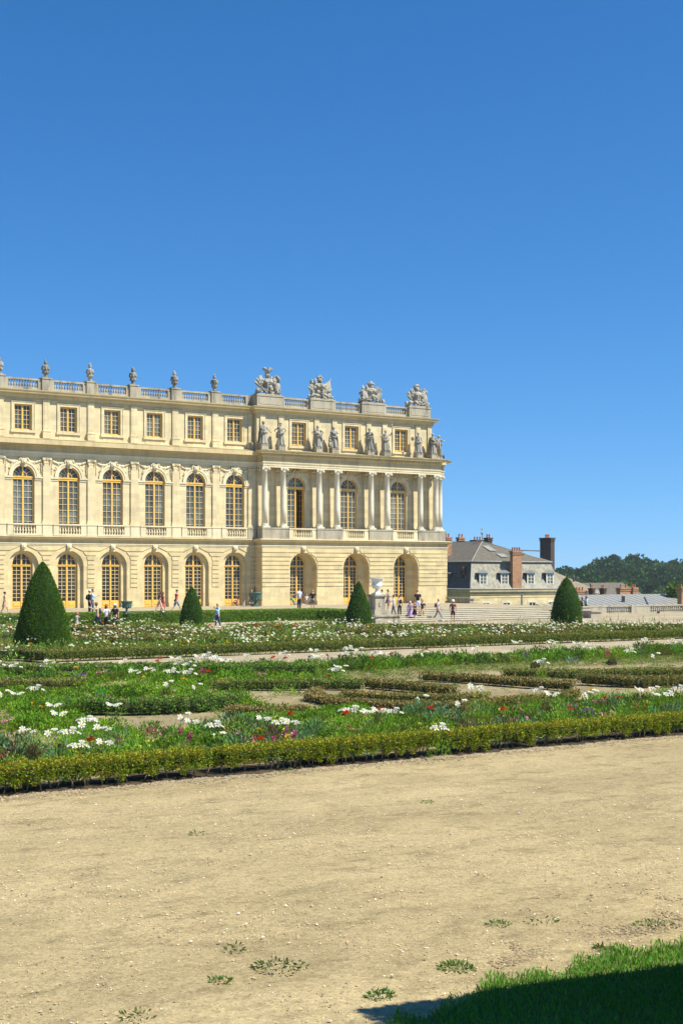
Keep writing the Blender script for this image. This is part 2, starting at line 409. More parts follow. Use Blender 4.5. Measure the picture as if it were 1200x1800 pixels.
# ---- GROUND STOREY
gw = MB(); gw.cm = 0
ZG1 = 5.72
def niche(u0, u1, v, uc, hw, zs, zt, d1, d2, dhw, dzs, dzt, splay):
    wall_arch(gw, u0, u1, 0, ZG1, v, uc, hw, 0, zs, zt)
    if splay:
        reveal(gw, v, v+d1, uc, hw, 0, zs, zt)
        reveal(gw, v+d1, v+d1+d2, uc, hw, 0, zs, zt, dhw+.02, dzt+.02, dzs)
    else:
        reveal(gw, v, v+d1, uc, hw, 0, zs, zt)
        # back wall plate ring between the niche outline and the door outline
        ring(gw, v+d1, v+d1+.02, uc, dhw, hw+.01, zs, (dzt-zs)/dhw, (zt-zs)/hw, legs=0.)
        reveal(gw, v+d1+.02, v+d1+d2, uc, dhw, 0, zs, dzt)
for uc in UC:
    u0, u1 = uc-BAY/2, min(uc+BAY/2, UA)
    niche(u0, u1, V0, uc, 1.385, 3.69, 5.06, .3, .3, .95, 3.69, 4.86, False)
abounds = [UA, (AC[0]+AC[1])/2, (AC[1]+AC[2])/2, UB]
for i, uc in enumerate(AC):
    niche(abounds[i], abounds[i+1], VA, uc, 1.52, 3.55, 5.06, .95, .42, .95, 3.69, 4.86, True)
gw.quad((UA, V0, 0), (UA, VA, 0), (UA, VA, ZG1), (UA, V0, ZG1))
gw.box(UB+.002, UBR, VA+.25, V0+2, 0, ZG1); gw.box(UBR-.3, UBR+.62, 116.5, VBK-.2, 0, ZG1-.004)
gw.box(UBR+.1, UBR+.621, 116.52, VBK-.3, ZG1, 6.2)
gw.box(UL-.1, UL, V0, VBK, 0, ZG1)
pal(gw, 'ground_storey_wall', M['stone_low'])
# rusticated courses standing proud of the wall, cut back to the arches
rc = MB(); CH = .405; Z0R = 1.77; NR = 9
def courses(u0, u1, v, arches, band, pr=.055):
    """arches: [(uc, hw, zs, zt)]; band = width of the plain surround"""
    for k in range(NR):
        za = Z0R+k*CH+.045; zb = Z0R+(k+1)*CH-.045
        if k == NR-1: zb = 5.45
        zm = (za+zb)/2; cuts = []
        for uc, hw, zs, zt in arches:
            def half(z):
                w = hw+band
                if z <= zs: return w
                t = (z-zs)/(zt-zs+band)
                return (w*math.sqrt(1-t*t) if t < 1 else 0)+.18*min(1, max(0, (z-zs)/.8))
            cuts.append((uc, half(za), half(zb)))
        segs = []; left = (u0+.001, u0+.001)
        for uc, a, b in cuts:
            segs.append((left, (uc-max(a, .32), uc-max(b, .32)))); left = (uc+max(a, .32), uc+max(b, .32))
        segs.append((left, (u1-.001, u1-.001)))
        for (la, lb), (ra, rb) in segs:
            if ra-la > .1 and rb-lb > .05:
                rc.prism([(la, za), (ra, za), (rb, zb), (lb, zb)], v-pr, v)
courses(UL, UA-.02, V0, [(uc, 1.385, 3.69, 5.06) for uc in UC], .34)
courses(UA, UB, VA, [(uc, 1.52, 3.55, 5.06) for uc in AC], .04)
for k in range(NR):                        # on the pavilion's sides
    za = Z0R+k*CH+.035; zb = Z0R+(k+1)*CH-.035
    rc.box(UA-.035, UA-.001, VA-.034, V0-.04, za, min(zb, 5.45)); rc.box(UB+.02, UBR+.034, VA+.216, VA+.25, za, min(zb, 5.45))
    rc.box(UBR+.04, UBR+.65, 116.47, 116.5, za, min(zb, 5.45))
    for uc in AC:                          # inside the deep reveals
        if za < 3.4: rc.box(uc+1.485, uc+1.519, VA+.02, VA+.93, za, min(zb, 3.5)); rc.box(uc-1.519, uc-1.485, VA+.02, VA+.93, za, min(zb, 3.5))
for k in range(NR): pass
pal(rc, 'rusticated_courses', M['stone_low'], fix=False)
for uc, v in [(u, V0) for u in UC]+[(u, VA) for u in AC]:
    km = MB(); mask(km, uc, v-.02, 5.32, 1.0); pal(km, 'keystone_mask', M['stone_trim'])
pl = MB(); pl.sweep([(UL, V0), (UA, V0), (UA, VA), (UB, VA), (UB, VA+.25), (UBR, VA+.25), (UBR, 118)], [(0, 0), (.07, 0), (.07, .35), (.04, .42), (0, .42)])
# plinth cut at the arches: keep short runs only
pl = MB()
for i, uc in enumerate(UC):
    a = uc-BAY/2; b = min(uc+BAY/2, UA-.09)
    for a_, b_ in ((a+.002, uc-1.39), (uc+1.39, b)): pl = MB(); pl.box(a_, b_, V0-.07, V0, 0, .38); pal(pl, 'plinth', M['stone_low'])
for i, uc in enumerate(AC):
    for a_, b_ in ((abounds[i]+(-.07 if i == 0 else .002), uc-1.53), (uc+1.53, abounds[i+1])): pl = MB(); pl.box(a_, b_, VA-.07, VA, 0, .38); pal(pl, 'plinth', M['stone_low'])
pl = MB(); pl.box(UA-.07, UA, VA+.001, V0-.001, 0, .38)
pal(pl, 'plinth', M['stone_low'])
for uc in UC: place('door_main', uc, V0+.5, .02, hw=.93, z1=3.62, zs=3.72, zt=4.82, cols=2, rows=9, zpan=.62, tr=.18, glass='glass_low', name='french_door')
for uc in AC: place('door_main', uc, VA+1.3, .02)
# ---- STRING COURSE between the storeys
PB = [(UL, V0), (UA, V0), (UA, VA), (UB, VA), (UB, VA+.25), (UBR, VA+.25), (UBR, 116.5), (UBR+.62, 116.5), (UBR+.62, 133)]
sc1 = MB()
sc1.sweep(PB, [(-.01, 5.5), (.05, 5.5), (.06, 5.6), (.10, 5.63), (.10, 5.71), (-.01, 5.71)])
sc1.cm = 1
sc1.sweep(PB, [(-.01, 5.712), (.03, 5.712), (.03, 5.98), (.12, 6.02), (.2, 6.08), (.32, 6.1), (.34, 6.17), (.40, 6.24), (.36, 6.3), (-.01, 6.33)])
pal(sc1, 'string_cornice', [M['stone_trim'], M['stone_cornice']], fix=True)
# ---- MAIN STOREY WALLS (recess back plane) and attic
uw = MB()
for uc in UC:
    u0, u1 = uc-BAY/2, min(uc+BAY/2, UA-.0)
    wall_arch(uw, u0, u1, 6.3, 13.62, V0, uc, 1.0, 6.32, 11.44, 12.40)
    reveal(uw, V0, V0+.28, uc, 1.0, 6.32, 11.44, 12.40)
ab2 = [UA, (AC[0]+AC[1])/2, (AC[1]+AC[2])/2, UB+.5]
VWL = 117.06
for i, uc in enumerate(AC):
    wall_arch(uw, ab2[i], ab2[i+1], 6.3, 13.2, VWL, uc, 1.0, 6.32, 11.44, 12.40)
    reveal(uw, VWL, VWL+.28, uc, 1.0, 6.32, 11.44, 12.40)
uw.box(UB+.4, UB+.5, VWL+.001, VBK, 6.3, 13.2); uw.box(UL-.1, UL, V0, VBK, 5.7, 18.9)
pal(uw, 'main_storey_wall', M['stone'])
fl = MB(); fl.box(UA+.05, UBR+.6, VA+.02, VWL+.3, 6.2, 6.34); pal(fl, 'portico_floor', M['stone_grey'])
for i, uc in enumerate(UC): place('win_main', uc, V0+.2, 6.42, hw=1.0, z1=4.75, zs=5.02, zt=5.98, cols=2, rows=9, tr=.28)
for i, uc in enumerate(AC):
    if i == 0:
        o = make_window(1.0, 4.75, 5.02, 5.98, 2, 9, tr=.28, open_leaf=True); o.parent = palace; o.location = Vector((uc, VWL+.2, 6.42))+OFF
        o['label'] = 'arched window with its right leaf standing open'
    else: place('win_main', uc, VWL+.2, 6.42)
# dark room behind the open leaf
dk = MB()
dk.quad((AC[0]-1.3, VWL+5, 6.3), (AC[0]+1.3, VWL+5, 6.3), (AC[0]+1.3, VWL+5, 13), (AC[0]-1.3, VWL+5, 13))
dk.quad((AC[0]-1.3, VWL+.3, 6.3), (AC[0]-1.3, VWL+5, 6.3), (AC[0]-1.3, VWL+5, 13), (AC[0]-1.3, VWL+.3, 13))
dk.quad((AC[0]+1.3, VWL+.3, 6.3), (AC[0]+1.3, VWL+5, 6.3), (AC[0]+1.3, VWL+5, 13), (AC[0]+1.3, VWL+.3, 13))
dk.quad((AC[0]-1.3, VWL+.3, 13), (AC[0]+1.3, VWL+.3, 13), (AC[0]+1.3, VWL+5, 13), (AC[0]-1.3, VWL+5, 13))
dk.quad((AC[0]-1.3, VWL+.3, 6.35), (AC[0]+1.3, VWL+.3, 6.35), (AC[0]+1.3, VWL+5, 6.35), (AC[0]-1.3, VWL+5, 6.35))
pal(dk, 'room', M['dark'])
MID = [uc+BAY/2 for uc in UC[:-1]]
# archivolts, imposts, keystones, spandrel reliefs
av = MB(); sp = MB()
def dress(uc, v, hwbay):
    ring(av, v-.07, v, uc, 1.0, 1.16, 11.44, .96, .985); ring(av, v-.115, v-.068, uc, 1.16, 1.36, 11.44, .985, 1.0)
    for s in (-1, 1):
        a, b = sorted((uc+s*1.0, uc+s*hwbay))
        av.box(a, b, v-.05, v, 11.12, 11.22); av.box(a, b, v-.12, v, 11.30, 11.43); av.box(a, b, v-.07, v, 11.22, 11.30)
    mask(sp, uc, v-.06, 12.62, 1.15)
    for k in range(14):
        a = R(random.uniform(0, 180)); sp.ell((uc+.42*math.cos(a), v-.1, 12.75+.34*math.sin(a)), (.1, .1, .09), 6, 4)
    for s in (-1, 1):
        garland(sp, (uc+s*.25, 12.85), (uc+s*(hwbay-.08), 12.92), .22, 11, .10, v-.02)
        garland(sp, (uc+s*(hwbay-.12), 12.92), (uc+s*(hwbay-.10), 11.75), 0, 9, .06, v-.01)
        garland(sp, (uc+s*.9, 12.65), (uc+s*1.3, 12.1), .05, 5, .09, v-.01)
for uc, v, hb in [(u, V0, 1.72) for u in UC]+[(u, VWL, 1.55) for u in AC]:
    av = MB(); sp = MB(); dress(uc, v, hb); pal(av, 'archivolt', M['stone_trim'], fix=True); pal(sp, 'carved_relief', M['stone_trim'])
# pilasters with ionic capitals
def pilaster(u, v0, v1, w=.72, z0=7.4, z1=13.12, half=None):
    p = MB(); a, b = u-w/2, u+w/2
    p.box(a-.09, b+.09, v0-.09, v1, z0, z0+.12); p.box(a-.06, b+.06, v0-.06, v1, z0+.12, z0+.2); p.box(a-.03, b+.03, v0-.03, v1, z0+.2, z0+.28)
    p.box(a, b, v0, v1, z0+.28, z1-.45)
    p.box(a-.02, b+.02, v0-.02, v1, z1-.5, z1-.45); p.box(a, b, v0, v1, z1-.45, z1-.08); p.box(a-.07, b+.07, v0-.08, v1, z1-.08, z1-.002)
    for s in (-1, 1):
        p.ell((u+s*w*.44, v0-.05, z1-.2), (.13, .07, .13), 9, 6); p.ell((u+s*w*.44, v0-.12, z1-.2), (.05, .04, .05), 6, 4)
        garland(p, (u+s*w*.4, z1-.28), (u+s*w*.36, z1-.62), 0, 3, .055, v0)
    for k in (-.2, 0, .2): p.ell((u+k*w, v0-.04, z1-.17), (.06, .06, .08), 6, 4)
    return p
pp = pilaster(0, 0, .14).build('pilaster', M['stone'], palace); pch = tree_of(pp)
pp.location = Vector((MID[0], V0-.13, 0))+OFF
for u in MID[1:]+[UC[0]-BAY/2+.4]: copy_tree(pp, [], palace, Vector((u, V0-.13, 0))+OFF)
pq = pilaster(0, 0, .14).build('pilaster', M['stone'], palace); pq.location = Vector((UA-.42, V0-.13, 0))+OFF
for u in CU: copy_tree(pq, [], palace, Vector((u, VWL-.135, 0))+OFF)
# columns
def column():
    o = MB(); z0 = 7.4; z1 = 13.11; r = .285
    o.box(-.4, .4, -.4, .4, z0, z0+.13)
    o.lathe((0, 0, z0+.13), [(.38, 0), (.40, .04), (.38, .09), (.33, .1), (.32, .14), (.35, .17), (.34, .2), (r, .22)], 20)
    o.lathe((0, 0, z0+.35), [(r, 0), (r*1.01, 1.6), (r*.97, 3.2), (r*.87, z1-z0-.35-.44), (r*.93, z1-z0-.35-.43), (r*.93, z1-z0-.35-.40)], 20)
    cap_ionic(o, 0, 0, z1, r*2*.92, r*2*.92)
    return o
c0 = column().build('column', M['stone_col'], palace); c0.location = Vector((CU[0], AX, 0))+OFF
for u, v in [(u, AX) for u in CU[1:]]+[(UBR+.12, 117.1)]: copy_tree(c0, [], palace, Vector((u, v, 0))+OFF)
# pedestals and balconies of the main storey
pd = MB()
def pedestal(mb, a, b, v0, v1, z0=6.32, z1=7.4):
    mb.box(a-.03, b+.03, v0-.03, v1, z0, z0+.16); mb.box(a, b, v0, v1, z0+.16, z1-.13); mb.box(a-.04, b+.04, v0-.04, v1, z1-.13, z1-.004)
for u in MID: pd = MB(); pedestal(pd, u-.45, u+.45, V0-.28, V0); pal(pd, 'pedestal', M['stone_trim'])
pd = MB(); pedestal(pd, UA-.9, UA-.02, V0-.28, V0-.001); pal(pd, 'pedestal', M['stone_grey'])
pairs = [(CU[0]-.45, CU[1]+.45), (CU[2]-.45, CU[3]+.45), (CU[4]-.45, CU[5]+.45), (CU[6]-.45, CU[7]+.34)]
for a, b in pairs: pd = MB(); pedestal(pd, a, b, VA+.04, VW-.2); pal(pd, 'pedestal', M['stone_grey'])
pd = MB()
pd.box(UB+.16, UBR+.03, VA+.25, 118, 6.32, 7.38); pd.box(UBR-.3, UBR+.6, 116.6, 118.5, 6.32, 7.378)
pal(pd, 'pedestal', M['stone_grey'])
def balcony(uc, a, b, v, n, bw, zt=7.38):
    o = MB(); o.box(a+.05, b-.05, v-.13, v+.13, 6.34, 6.5); o.box(a+.05, b-.05, v-.15, v+.15, zt-.13, zt)
    o.box(a+.055, uc-bw, v-.11, v+.11, 6.5, zt-.13); o.box(uc+bw, b-.055, v-.11, v+.11, 6.5, zt-.13)
    baluster_run(o, uc-bw, uc+bw, v, 6.5, zt-.13, n, .1)
    return o
bals = [UC[0]-BAY/2+.45]+MID+[UA-.45]
prevb = None
for i, uc in enumerate(UC):
    a = (UC[0]-BAY/2) if i == 0 else MID[i-1]+.48; b = MID[i]-.48 if i < len(MID) else UA-.93
    o = pal(balcony(uc, a, b, V0-.18, 8, 1.02), 'balcony_balustrade', M['stone_trim'])
for i, uc in enumerate(AC): pal(balcony(uc, pairs[i][1]+.02, pairs[i+1][0]-.02, VA+.22, 8, 1.05), 'balcony_balustrade', M['stone_trim'])
# ---- ENTABLATURE
EP = [(UL, V0-.12), (CU[0]-.33, V0-.12), (CU[0]-.33, AX-.29), (CU[7]+.36, AX-.29), (CU[7]+.36, 116.78), (UBR+.42, 116.78), (UBR+.42, 133)]
en = MB()
en.cm = 0; en.sweep(EP, [(-.01, 13.11), (.0, 13.11), (.0, 13.27), (.03, 13.28), (.03, 13.44), (.06, 13.46), (.10, 13.56), (.10, 13.63), (-.01, 13.64)])
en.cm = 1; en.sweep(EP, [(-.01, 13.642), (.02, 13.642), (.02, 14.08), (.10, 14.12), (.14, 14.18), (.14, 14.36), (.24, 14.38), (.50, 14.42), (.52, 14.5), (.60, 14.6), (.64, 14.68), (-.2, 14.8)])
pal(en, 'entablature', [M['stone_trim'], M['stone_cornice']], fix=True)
dn = MB()
def dentil_line(p, q, out, z0, z1, step=.36, w=.17, d=.12):
    P, Q = Vector(p), Vector(q); L_ = (Q-P).length; t = (Q-P).normalized(); nn = Vector((t.y, -t.x)); k = int(L_/step)
    for i in range(k):
        c = P+t*(i+.5)*L_/k; a = c-t*w/2+nn*out; b = c+t*w/2+nn*(out+d)
        dn.box(min(a.x, b.x), max(a.x, b.x), min(a.y, b.y), max(a.y, b.y), z0, z1)
for p, q in zip(EP[:-2], EP[1:-1]): dentil_line(p, q, .14, 14.2, 14.35)
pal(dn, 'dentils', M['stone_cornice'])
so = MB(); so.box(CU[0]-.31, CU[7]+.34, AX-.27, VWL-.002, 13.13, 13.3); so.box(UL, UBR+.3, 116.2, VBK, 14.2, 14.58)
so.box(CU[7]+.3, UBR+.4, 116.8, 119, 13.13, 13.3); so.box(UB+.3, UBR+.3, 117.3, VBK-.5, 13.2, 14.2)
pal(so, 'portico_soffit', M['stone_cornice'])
# ---- ATTIC
VTM = V0+.1; VTA = 116.6; UT0 = 68.1; UT1 = 88.83
at = MB()
def wall_rect(mb, u0, u1, z0, z1, v, uc, hw, zb, zt, dep=.28):
    mb.quad((u0, v, z0), (u1, v, z0), (u1, v, zb), (u0, v, zb)); mb.quad((u0, v, zt), (u1, v, zt), (u1, v, z1), (u0, v, z1))
    mb.quad((u0, v, zb), (uc-hw, v, zb), (uc-hw, v, zt), (u0, v, zt)); mb.quad((uc+hw, v, zb), (u1, v, zb), (u1, v, zt), (uc+hw, v, zt))
    q = rect_pts(uc, hw, zb, zt)+[rect_pts(uc, hw, zb, zt)[0]]
    for a, b in zip(q[:-1], q[1:]): mb.quad((a[0], v, a[1]), (b[0], v, b[1]), (b[0], v+dep, b[1]), (a[0], v+dep, a[1]))
for uc in UC: wall_rect(at, uc-BAY/2, min(uc+BAY/2, UT0), 14.58, 18.4, VTM, uc, .8, 15.45, 17.65)
ab3 = [UT0, ab2[1], ab2[2], UT1]
for i, uc in enumerate(AC): wall_rect(at, ab3[i], ab3[i+1], 14.58, 18.4, VTA, uc, .82, 15.35, 17.62)
at.quad((UT0, VTM, 14.58), (UT0, VTA, 14.58), (UT0, VTA, 18.4), (UT0, VTM, 18.4)); at.quad((UT1, VTA, 14.58), (UT1, VBK, 14.58), (UT1, VBK, 18.4), (UT1, VTA, 18.4))
pal(at, 'attic_wall', M['stone'])
am = MB()
def attic_trim(uc, v, hw, zb, zt, hb):
    for a, b, p in ((0, .2, .05), (.2, .27, .09)):
        am.box(uc-hw-b, uc-hw-a, v-p, v, zb-a, zt+b); am.box(uc+hw+a, uc+hw+b, v-p, v, zb-a, zt+b); am.box(uc-hw-a, uc+hw+a, v-p, v, zt+a, zt+b)
    am.box(uc-hw-.34, uc+hw+.34, v-.14, v, zb-.24, zb-.02)
    am.box(uc-hb, uc+hb, v-.05, v, 18.02, 18.12)
    am.box(uc-hw-.1, uc+hw+.1, v-.03, v, 14.7, zb-.3)
for uc in UC: am = MB(); attic_trim(uc, VTM, .8, 15.45, 17.65, 1.62); pal(am, 'window_surround', M['stone'])
for uc in AC: am = MB(); attic_trim(uc, VTA, .82, 15.35, 17.62, 1.45); pal(am, 'window_surround', M['stone'])
def attic_pil(u, v, w):
    am = MB()
    am.box(u-w/2-.07, u+w/2+.07, v-.26, v, 14.8, 15.42); am.box(u-w/2-.1, u+w/2+.1, v-.29, v, 15.36, 15.46)
    am.box(u-w/2, u+w/2, v-.12, v, 15.46, 18.0); am.box(u-w/2+.1, u+w/2-.1, v-.135, v-.121, 15.65, 17.85); am.box(u-w/2-.05, u+w/2+.05, v-.17, v, 18.0, 18.14); pal(am, 'attic_pilaster', M['stone'])
for u in MID: attic_pil(u, VTM, .6)
attic_pil(UT0-.38, VTM, .45)
for u in CU[:-1]: attic_pil(u, VTA, .55)
attic_pil(UT1-.3, VTA, .52)
place('win_attic', UC[0], VTM+.2, 15.45, hw=.8, z1=2.2, zs=2.2, zt=2.2, cols=2, rows=5, muntin=.03, name='attic_window')
for uc in UC[1:]: place('win_attic', uc, VTM+.2, 15.45)
for uc in AC: place('win_attic', uc, VTA+.2, 15.4)
# ---- ROOF CORNICE, PARAPET
TP = [(UL, VTM-.12), (UT0-.12, VTM-.12), (UT0-.12, VTA-.12), (UT1+.12, VTA-.12), (UT1+.12, 133)]
rcn = MB(); rcn.sweep(TP, [(-.05, 18.14), (.02, 18.14), (.02, 18.3), (.08, 18.36), (.12, 18.5), (.28, 18.56), (.42, 18.6), (.44, 18.7), (.52, 18.8), (.54, 18.88), (-.3, 18.95)])
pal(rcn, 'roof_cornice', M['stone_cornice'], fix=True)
rf = MB(); rf.box(UL, UT1, VTA+.3, VBK, 18.5, 18.9); pal(rf, 'flat_roof', M['zinc'])
PM = VTM+.12; PA = VTA+.02
par = MB()
def bl(mb, u0, u1, v): 
    mb.box(u0, u1, v-.16, v+.16, 18.9, 19.12)
def parapet_run(u0, u1, v, n):
    o = MB(); o.box(u0, u1, v-.16, v+.16, 18.92, 19.14); o.box(u0, u1, v-.18, v+.18, 19.76, 19.92); baluster_run(o, u0, u1, v, 19.14, 19.76, n, .1)
    pal(o, 'roof_balustrade', M['stone_grey'])
for u in MID:
    par = MB(); par.box(u-.42, u+.42, PM-.3, PM+.3, 18.92, 19.95); par.box(u-.47, u+.47, PM-.35, PM+.35, 19.951, 20.07); par.box(u-.75, u-.421, PM-.17, PM+.17, 18.93, 19.9); par.box(u+.421, u+.75, PM-.17, PM+.17, 18.93, 19.9); pal(par, 'parapet_pedestal', M['stone_grey'])
for i in range(len(MID)-1): parapet_run(MID[i]+.75, MID[i+1]-.75, PM, 11)
parapet_run(UL, MID[0]-.75, PM, 10)
parapet_run(MID[-1]+.75, UT0-.9, PM, 10); par = MB(); par.box(UT0-.9, UT0-.05, PM-.2, PM+.2, 18.93, 19.93); pal(par, 'parapet_pedestal', M['stone_grey'])
TPED = [(450, 496), (544, 586), (634, 675), (717, 754)]; TU = []
for a, b in TPED:
    ua, ub = ux(a, 116.4), ux(b, 116.4); TU.append((ua, ub))
    par = MB(); par.box(ua, ub, PA-.45, PA+.75, 18.93, 19.85); par.box(ua-.06, ub+.06, PA-.5, PA+.8, 19.851, 19.99); par.box(ua+.2, ub-.2, PA-.48, PA-.451, 19.1, 19.7); pal(par, 'parapet_pedestal', M['stone_grey'])
for (a, b), (c, d) in zip(TU[:-1], TU[1:]):
    par = MB(); par.box(b+.002, b+.25, PA-.2, PA+.2, 18.935, 19.88); par.box(c-.25, c-.002, PA-.2, PA+.2, 18.935, 19.88); pal(par, 'parapet_end_block', M['stone_grey']); parapet_run(b+.25, c-.25, PA, 11)
par = MB(); par.box(UT1-.4, UT1, PA+.8, 133, 18.93, 19.8); pal(par, 'side_parapet', M['stone_grey'])
bk = MB(); bk.box(UL, UT1-.2, 120.5, VBK, -.5, 18.5); pal(bk, 'rear_block', M['stone'])
# downpipes between wall and pavilion
dp = MB(); dp.tube([(UA-.25, V0-.22, .1), (UA-.25, V0-.22, 5.4)], .05, 6); 
for k in range(7): dp.box(MID[k % 7]-.02, MID[k % 7]+.02, V0-.45, V0-.41, 6.33, 6.36)
# ---- URNS on the parapet
def roof_urn():
    o = MB(); o.box(-.26, .26, -.26, .26, 0, .1)
    o.lathe((0, 0, .1), [(.16, 0), (.2, .03), (.12, .1), (.10, .16), (.2, .24), (.26, .4), (.27, .62), (.33, .86), (.36, .93), (.30, .96), (.35, 1.0), (.28, 1.06), (.13, 1.12), (.10, 1.2), (.13, 1.22)], 14)
    for k in range(8):
        a = 2*math.pi*k/8; o.ell((.30*math.cos(a), .30*math.sin(a), .85), (.09, .09, .12), 6, 4)
        o.ell((.25*math.cos(a+.4), .25*math.sin(a+.4), .52), (.07, .07, .1), 6, 4)
    o.ell((0, 0, 1.42), (.16, .16, .14), 8, 6); o.ell((.04, 0, 1.6), (.11, .1, .13), 8, 5); o.ell((-.05, .02, 1.52), (.13, .12, .1), 8, 5); o.lathe((0, 0, 1.6), [(.09, 0), (.05, .12), (.01, .24)], 8)
    return o
urn0 = None
ul = ['stone flame urn at the far left end of the palace parapet, beyond the others', 'tall stone flame urn cut by the edge, leftmost one on the parapet', 'stone flame urn on the roof parapet, second from the left', 'stone flame urn on the roof parapet, third from the left', 'stone flame urn at the middle of the long parapet, fourth from the left', 'stone flame urn on the parapet, second one before the carved trophies', 'stone flame urn on the parapet next to the first carved trophy']
for i, u in enumerate(MID):
    if urn0 is None: urn0 = o = roof_urn().build('flame_urn', M['stone_statue'])
    else: o = copy_tree(urn0, [], None)
    o.location = (u, PM, 20.07); o.scale = (1, 1, .92); o.rotation_euler = (0, 0, i*.7)
    tag(o, ul[i], 'urn', 'flame urns on the palace parapet')
# ================================================================ FIGURES
dg_tmp = []
def skin_mesh(name, verts, edges, radii, sub=1):
    """grow one continuous surface over a skeleton"""
    me = bpy.data.meshes.new(name); me.from_pydata(verts, edges, [])
    o = bpy.data.objects.new(name, me); COL.objects.link(o)
    m = o.modifiers.new('s', 'SKIN'); m.use_smooth_shade = True
    sv = me.skin_vertices[0].data
    for i, r in enumerate(radii):
        sv[i].radius = r if isinstance(r, tuple) else (r, r); sv[i].use_root = (i == 0)
    if sub: o.modifiers.new('u', 'SUBSURF').levels = sub
    dg = bpy.context.evaluated_depsgraph_get(); dg.update()
    out = bpy.data.meshes.new_from_object(o.evaluated_get(dg)); bpy.data.objects.remove(o); bpy.data.meshes.remove(me)
    return out
def mesh_arrays(me):
    return [tuple(v.co) for v in me.vertices], [tuple(p.vertices) for p in me.polygons]
def joints(pose, lean=0., la=None, ra=None, stride=.0, sit=False):
    """joint positions of a 1.75 m person facing +y; la/ra = (elbow, wrist) offsets from the shoulder"""
    J = {}; hip = .93
    if sit: hip = .50 if sit == 'chair' else .12
    J['pel'] = Vector((0, 0, hip)); J['waist'] = Vector((0, .02*lean, hip+.17)); J['chest'] = Vector((0, .10*lean, hip+.36))
    J['sh'] = Vector((0, .16*lean, hip+.49)); J['neck'] = Vector((0, .19*lean, hip+.57)); J['head'] = Vector((0, .03+.23*lean, hip+.70))
    for s, arm in ((-1, la), (1, ra)):
        k = 'l' if s < 0 else 'r'
        J[k+'sh'] = J['sh']+Vector((s*.19, 0, -.02))
        e, w = arm or ((s*.06, -.02, -.27), (s*.07, .04, -.52))
        J[k+'el'] = J[k+'sh']+Vector(e); J[k+'wr'] = J[k+'sh']+Vector(w)
        d = (J[k+'wr']-J[k+'el']).normalized(); J[k+'ha'] = J[k+'wr']+d*.085
        J[k+'hip'] = J['pel']+Vector((s*.095, 0, -.04))
        if sit == 'chair': J[k+'kn'] = J[k+'hip']+Vector((s*.02, .42, .02)); J[k+'an'] = J[k+'kn']+Vector((0, .04, -.42))
        elif sit == 'floor': J[k+'kn'] = J[k+'hip']+Vector((s*.08, .33, .30)); J[k+'an'] = J[k+'kn']+Vector((-s*.02, .20, -.36))
        elif sit == 'lie': J[k+'kn'] = J[k+'hip']+Vector((s*.04, .40, .12)); J[k+'an'] = J[k+'kn']+Vector((0, .38, -.14))
        else:
            f = stride*s
            J[k+'kn'] = J[k+'hip']+Vector((s*.01, .5*f*.5+.03, -.42)); J[k+'an'] = J[k+'hip']+Vector((s*.01, f*.5-(.05 if f < 0 else 0), -.81+abs(f)*.10))
        J[k+'to'] = J[k+'an']+Vector((s*.03, .15, -.055))
    return J
def body_mesh(J, mb, skin=0, dark=1, face=True):
    V = []; E = []; Rr = []
    def add(p, r, par=None):
        V.append(tuple(p)); Rr.append(r); 
        if par is not None: E.append((par, len(V)-1))
        return len(V)-1
    pel = add(J['pel'], (.14, .105)); wa = add(J['waist'], (.12, .09), pel); ch = add(J['chest'], (.15, .105), wa)
    sh = add(J['sh'], (.10, .075), ch); nk = add(J['neck'], .052, sh); hd = add(J['head']-Vector((0, .02, .03)), .06, nk)
    for k in 'lr':
        a = add(J[k+'sh'], .055, sh); b = add(J[k+'el'], .04, a); c = add(J[k+'wr'], .027, b); add(J[k+'ha'], (.036, .018), c)
        a = add(J[k+'hip'], .085, pel); b = add(J[k+'kn'], .055, a); c = add(J[k+'an'], .037, b); add(J[k+'to'], (.036, .026), c)
    me = skin_mesh('t', V, E, Rr); v, f = mesh_arrays(me); bpy.data.meshes.remove(me)
    mb.cm = skin; mb.cs = True; mb.add(v, f)
    for k in 'lr':                      # five unequal, bent fingers
        w, h = J[k+'wr'], J[k+'ha']; d = (h-w).normalized(); sx = Vector((0, 1, 0)) if abs(d.y) < .8 else Vector((1, 0, 0))
        sd = (sx-d*sx.dot(d)).normalized(); nn = d.cross(sd)*(-1 if k == 'l' else 1)
        for i, L in enumerate((.07, .08, .075, .058)):
            p0 = h-d*.01+sd*(.024-.016*i); p1 = p0+d*L*.5+nn*.008; p2 = p0+d*L*.85+nn*.03
            mb.tube([p0, p1, p2], [.009, .008, .006], 5)
        p0 = w+d*.03+sd*.025; mb.tube([p0, p0+sd*.03+d*.03, p0+sd*.035+d*.06+nn*.01], [.011, .010, .007], 5)
    H = J['head']+Vector((0, 0, .035)); mb.ell(H, (.078, .098, .118), 14, 10); mb.ell(H+Vector((0, .02, -.06)), (.058, .07, .06), 10, 6)
    if face:
        mb.ell(H+Vector((0, .103, -.018)), (.014, .024, .028), 6, 5)
        for s in (-1, 1): mb.ell(H+Vector((s*.08, 0, -.01)), (.012, .022, .032), 6, 5)
        mb.cm = dark
        for s in (-1, 1): mb.ell(H+Vector((s*.032, .088, .006)), (.012, .008, .007), 6, 4)
        mb.ell(H+Vector((0, .087, -.062)), (.025, .01, .006), 6, 4); mb.cm = skin
PM_ = {}
def cloth(rgb, rough=.85):
    k = tuple(round(x, 3) for x in rgb)
    if k not in PM_: PM_[k] = plain('cloth', k, rough, .1, 12, .15)
    return PM_[k]
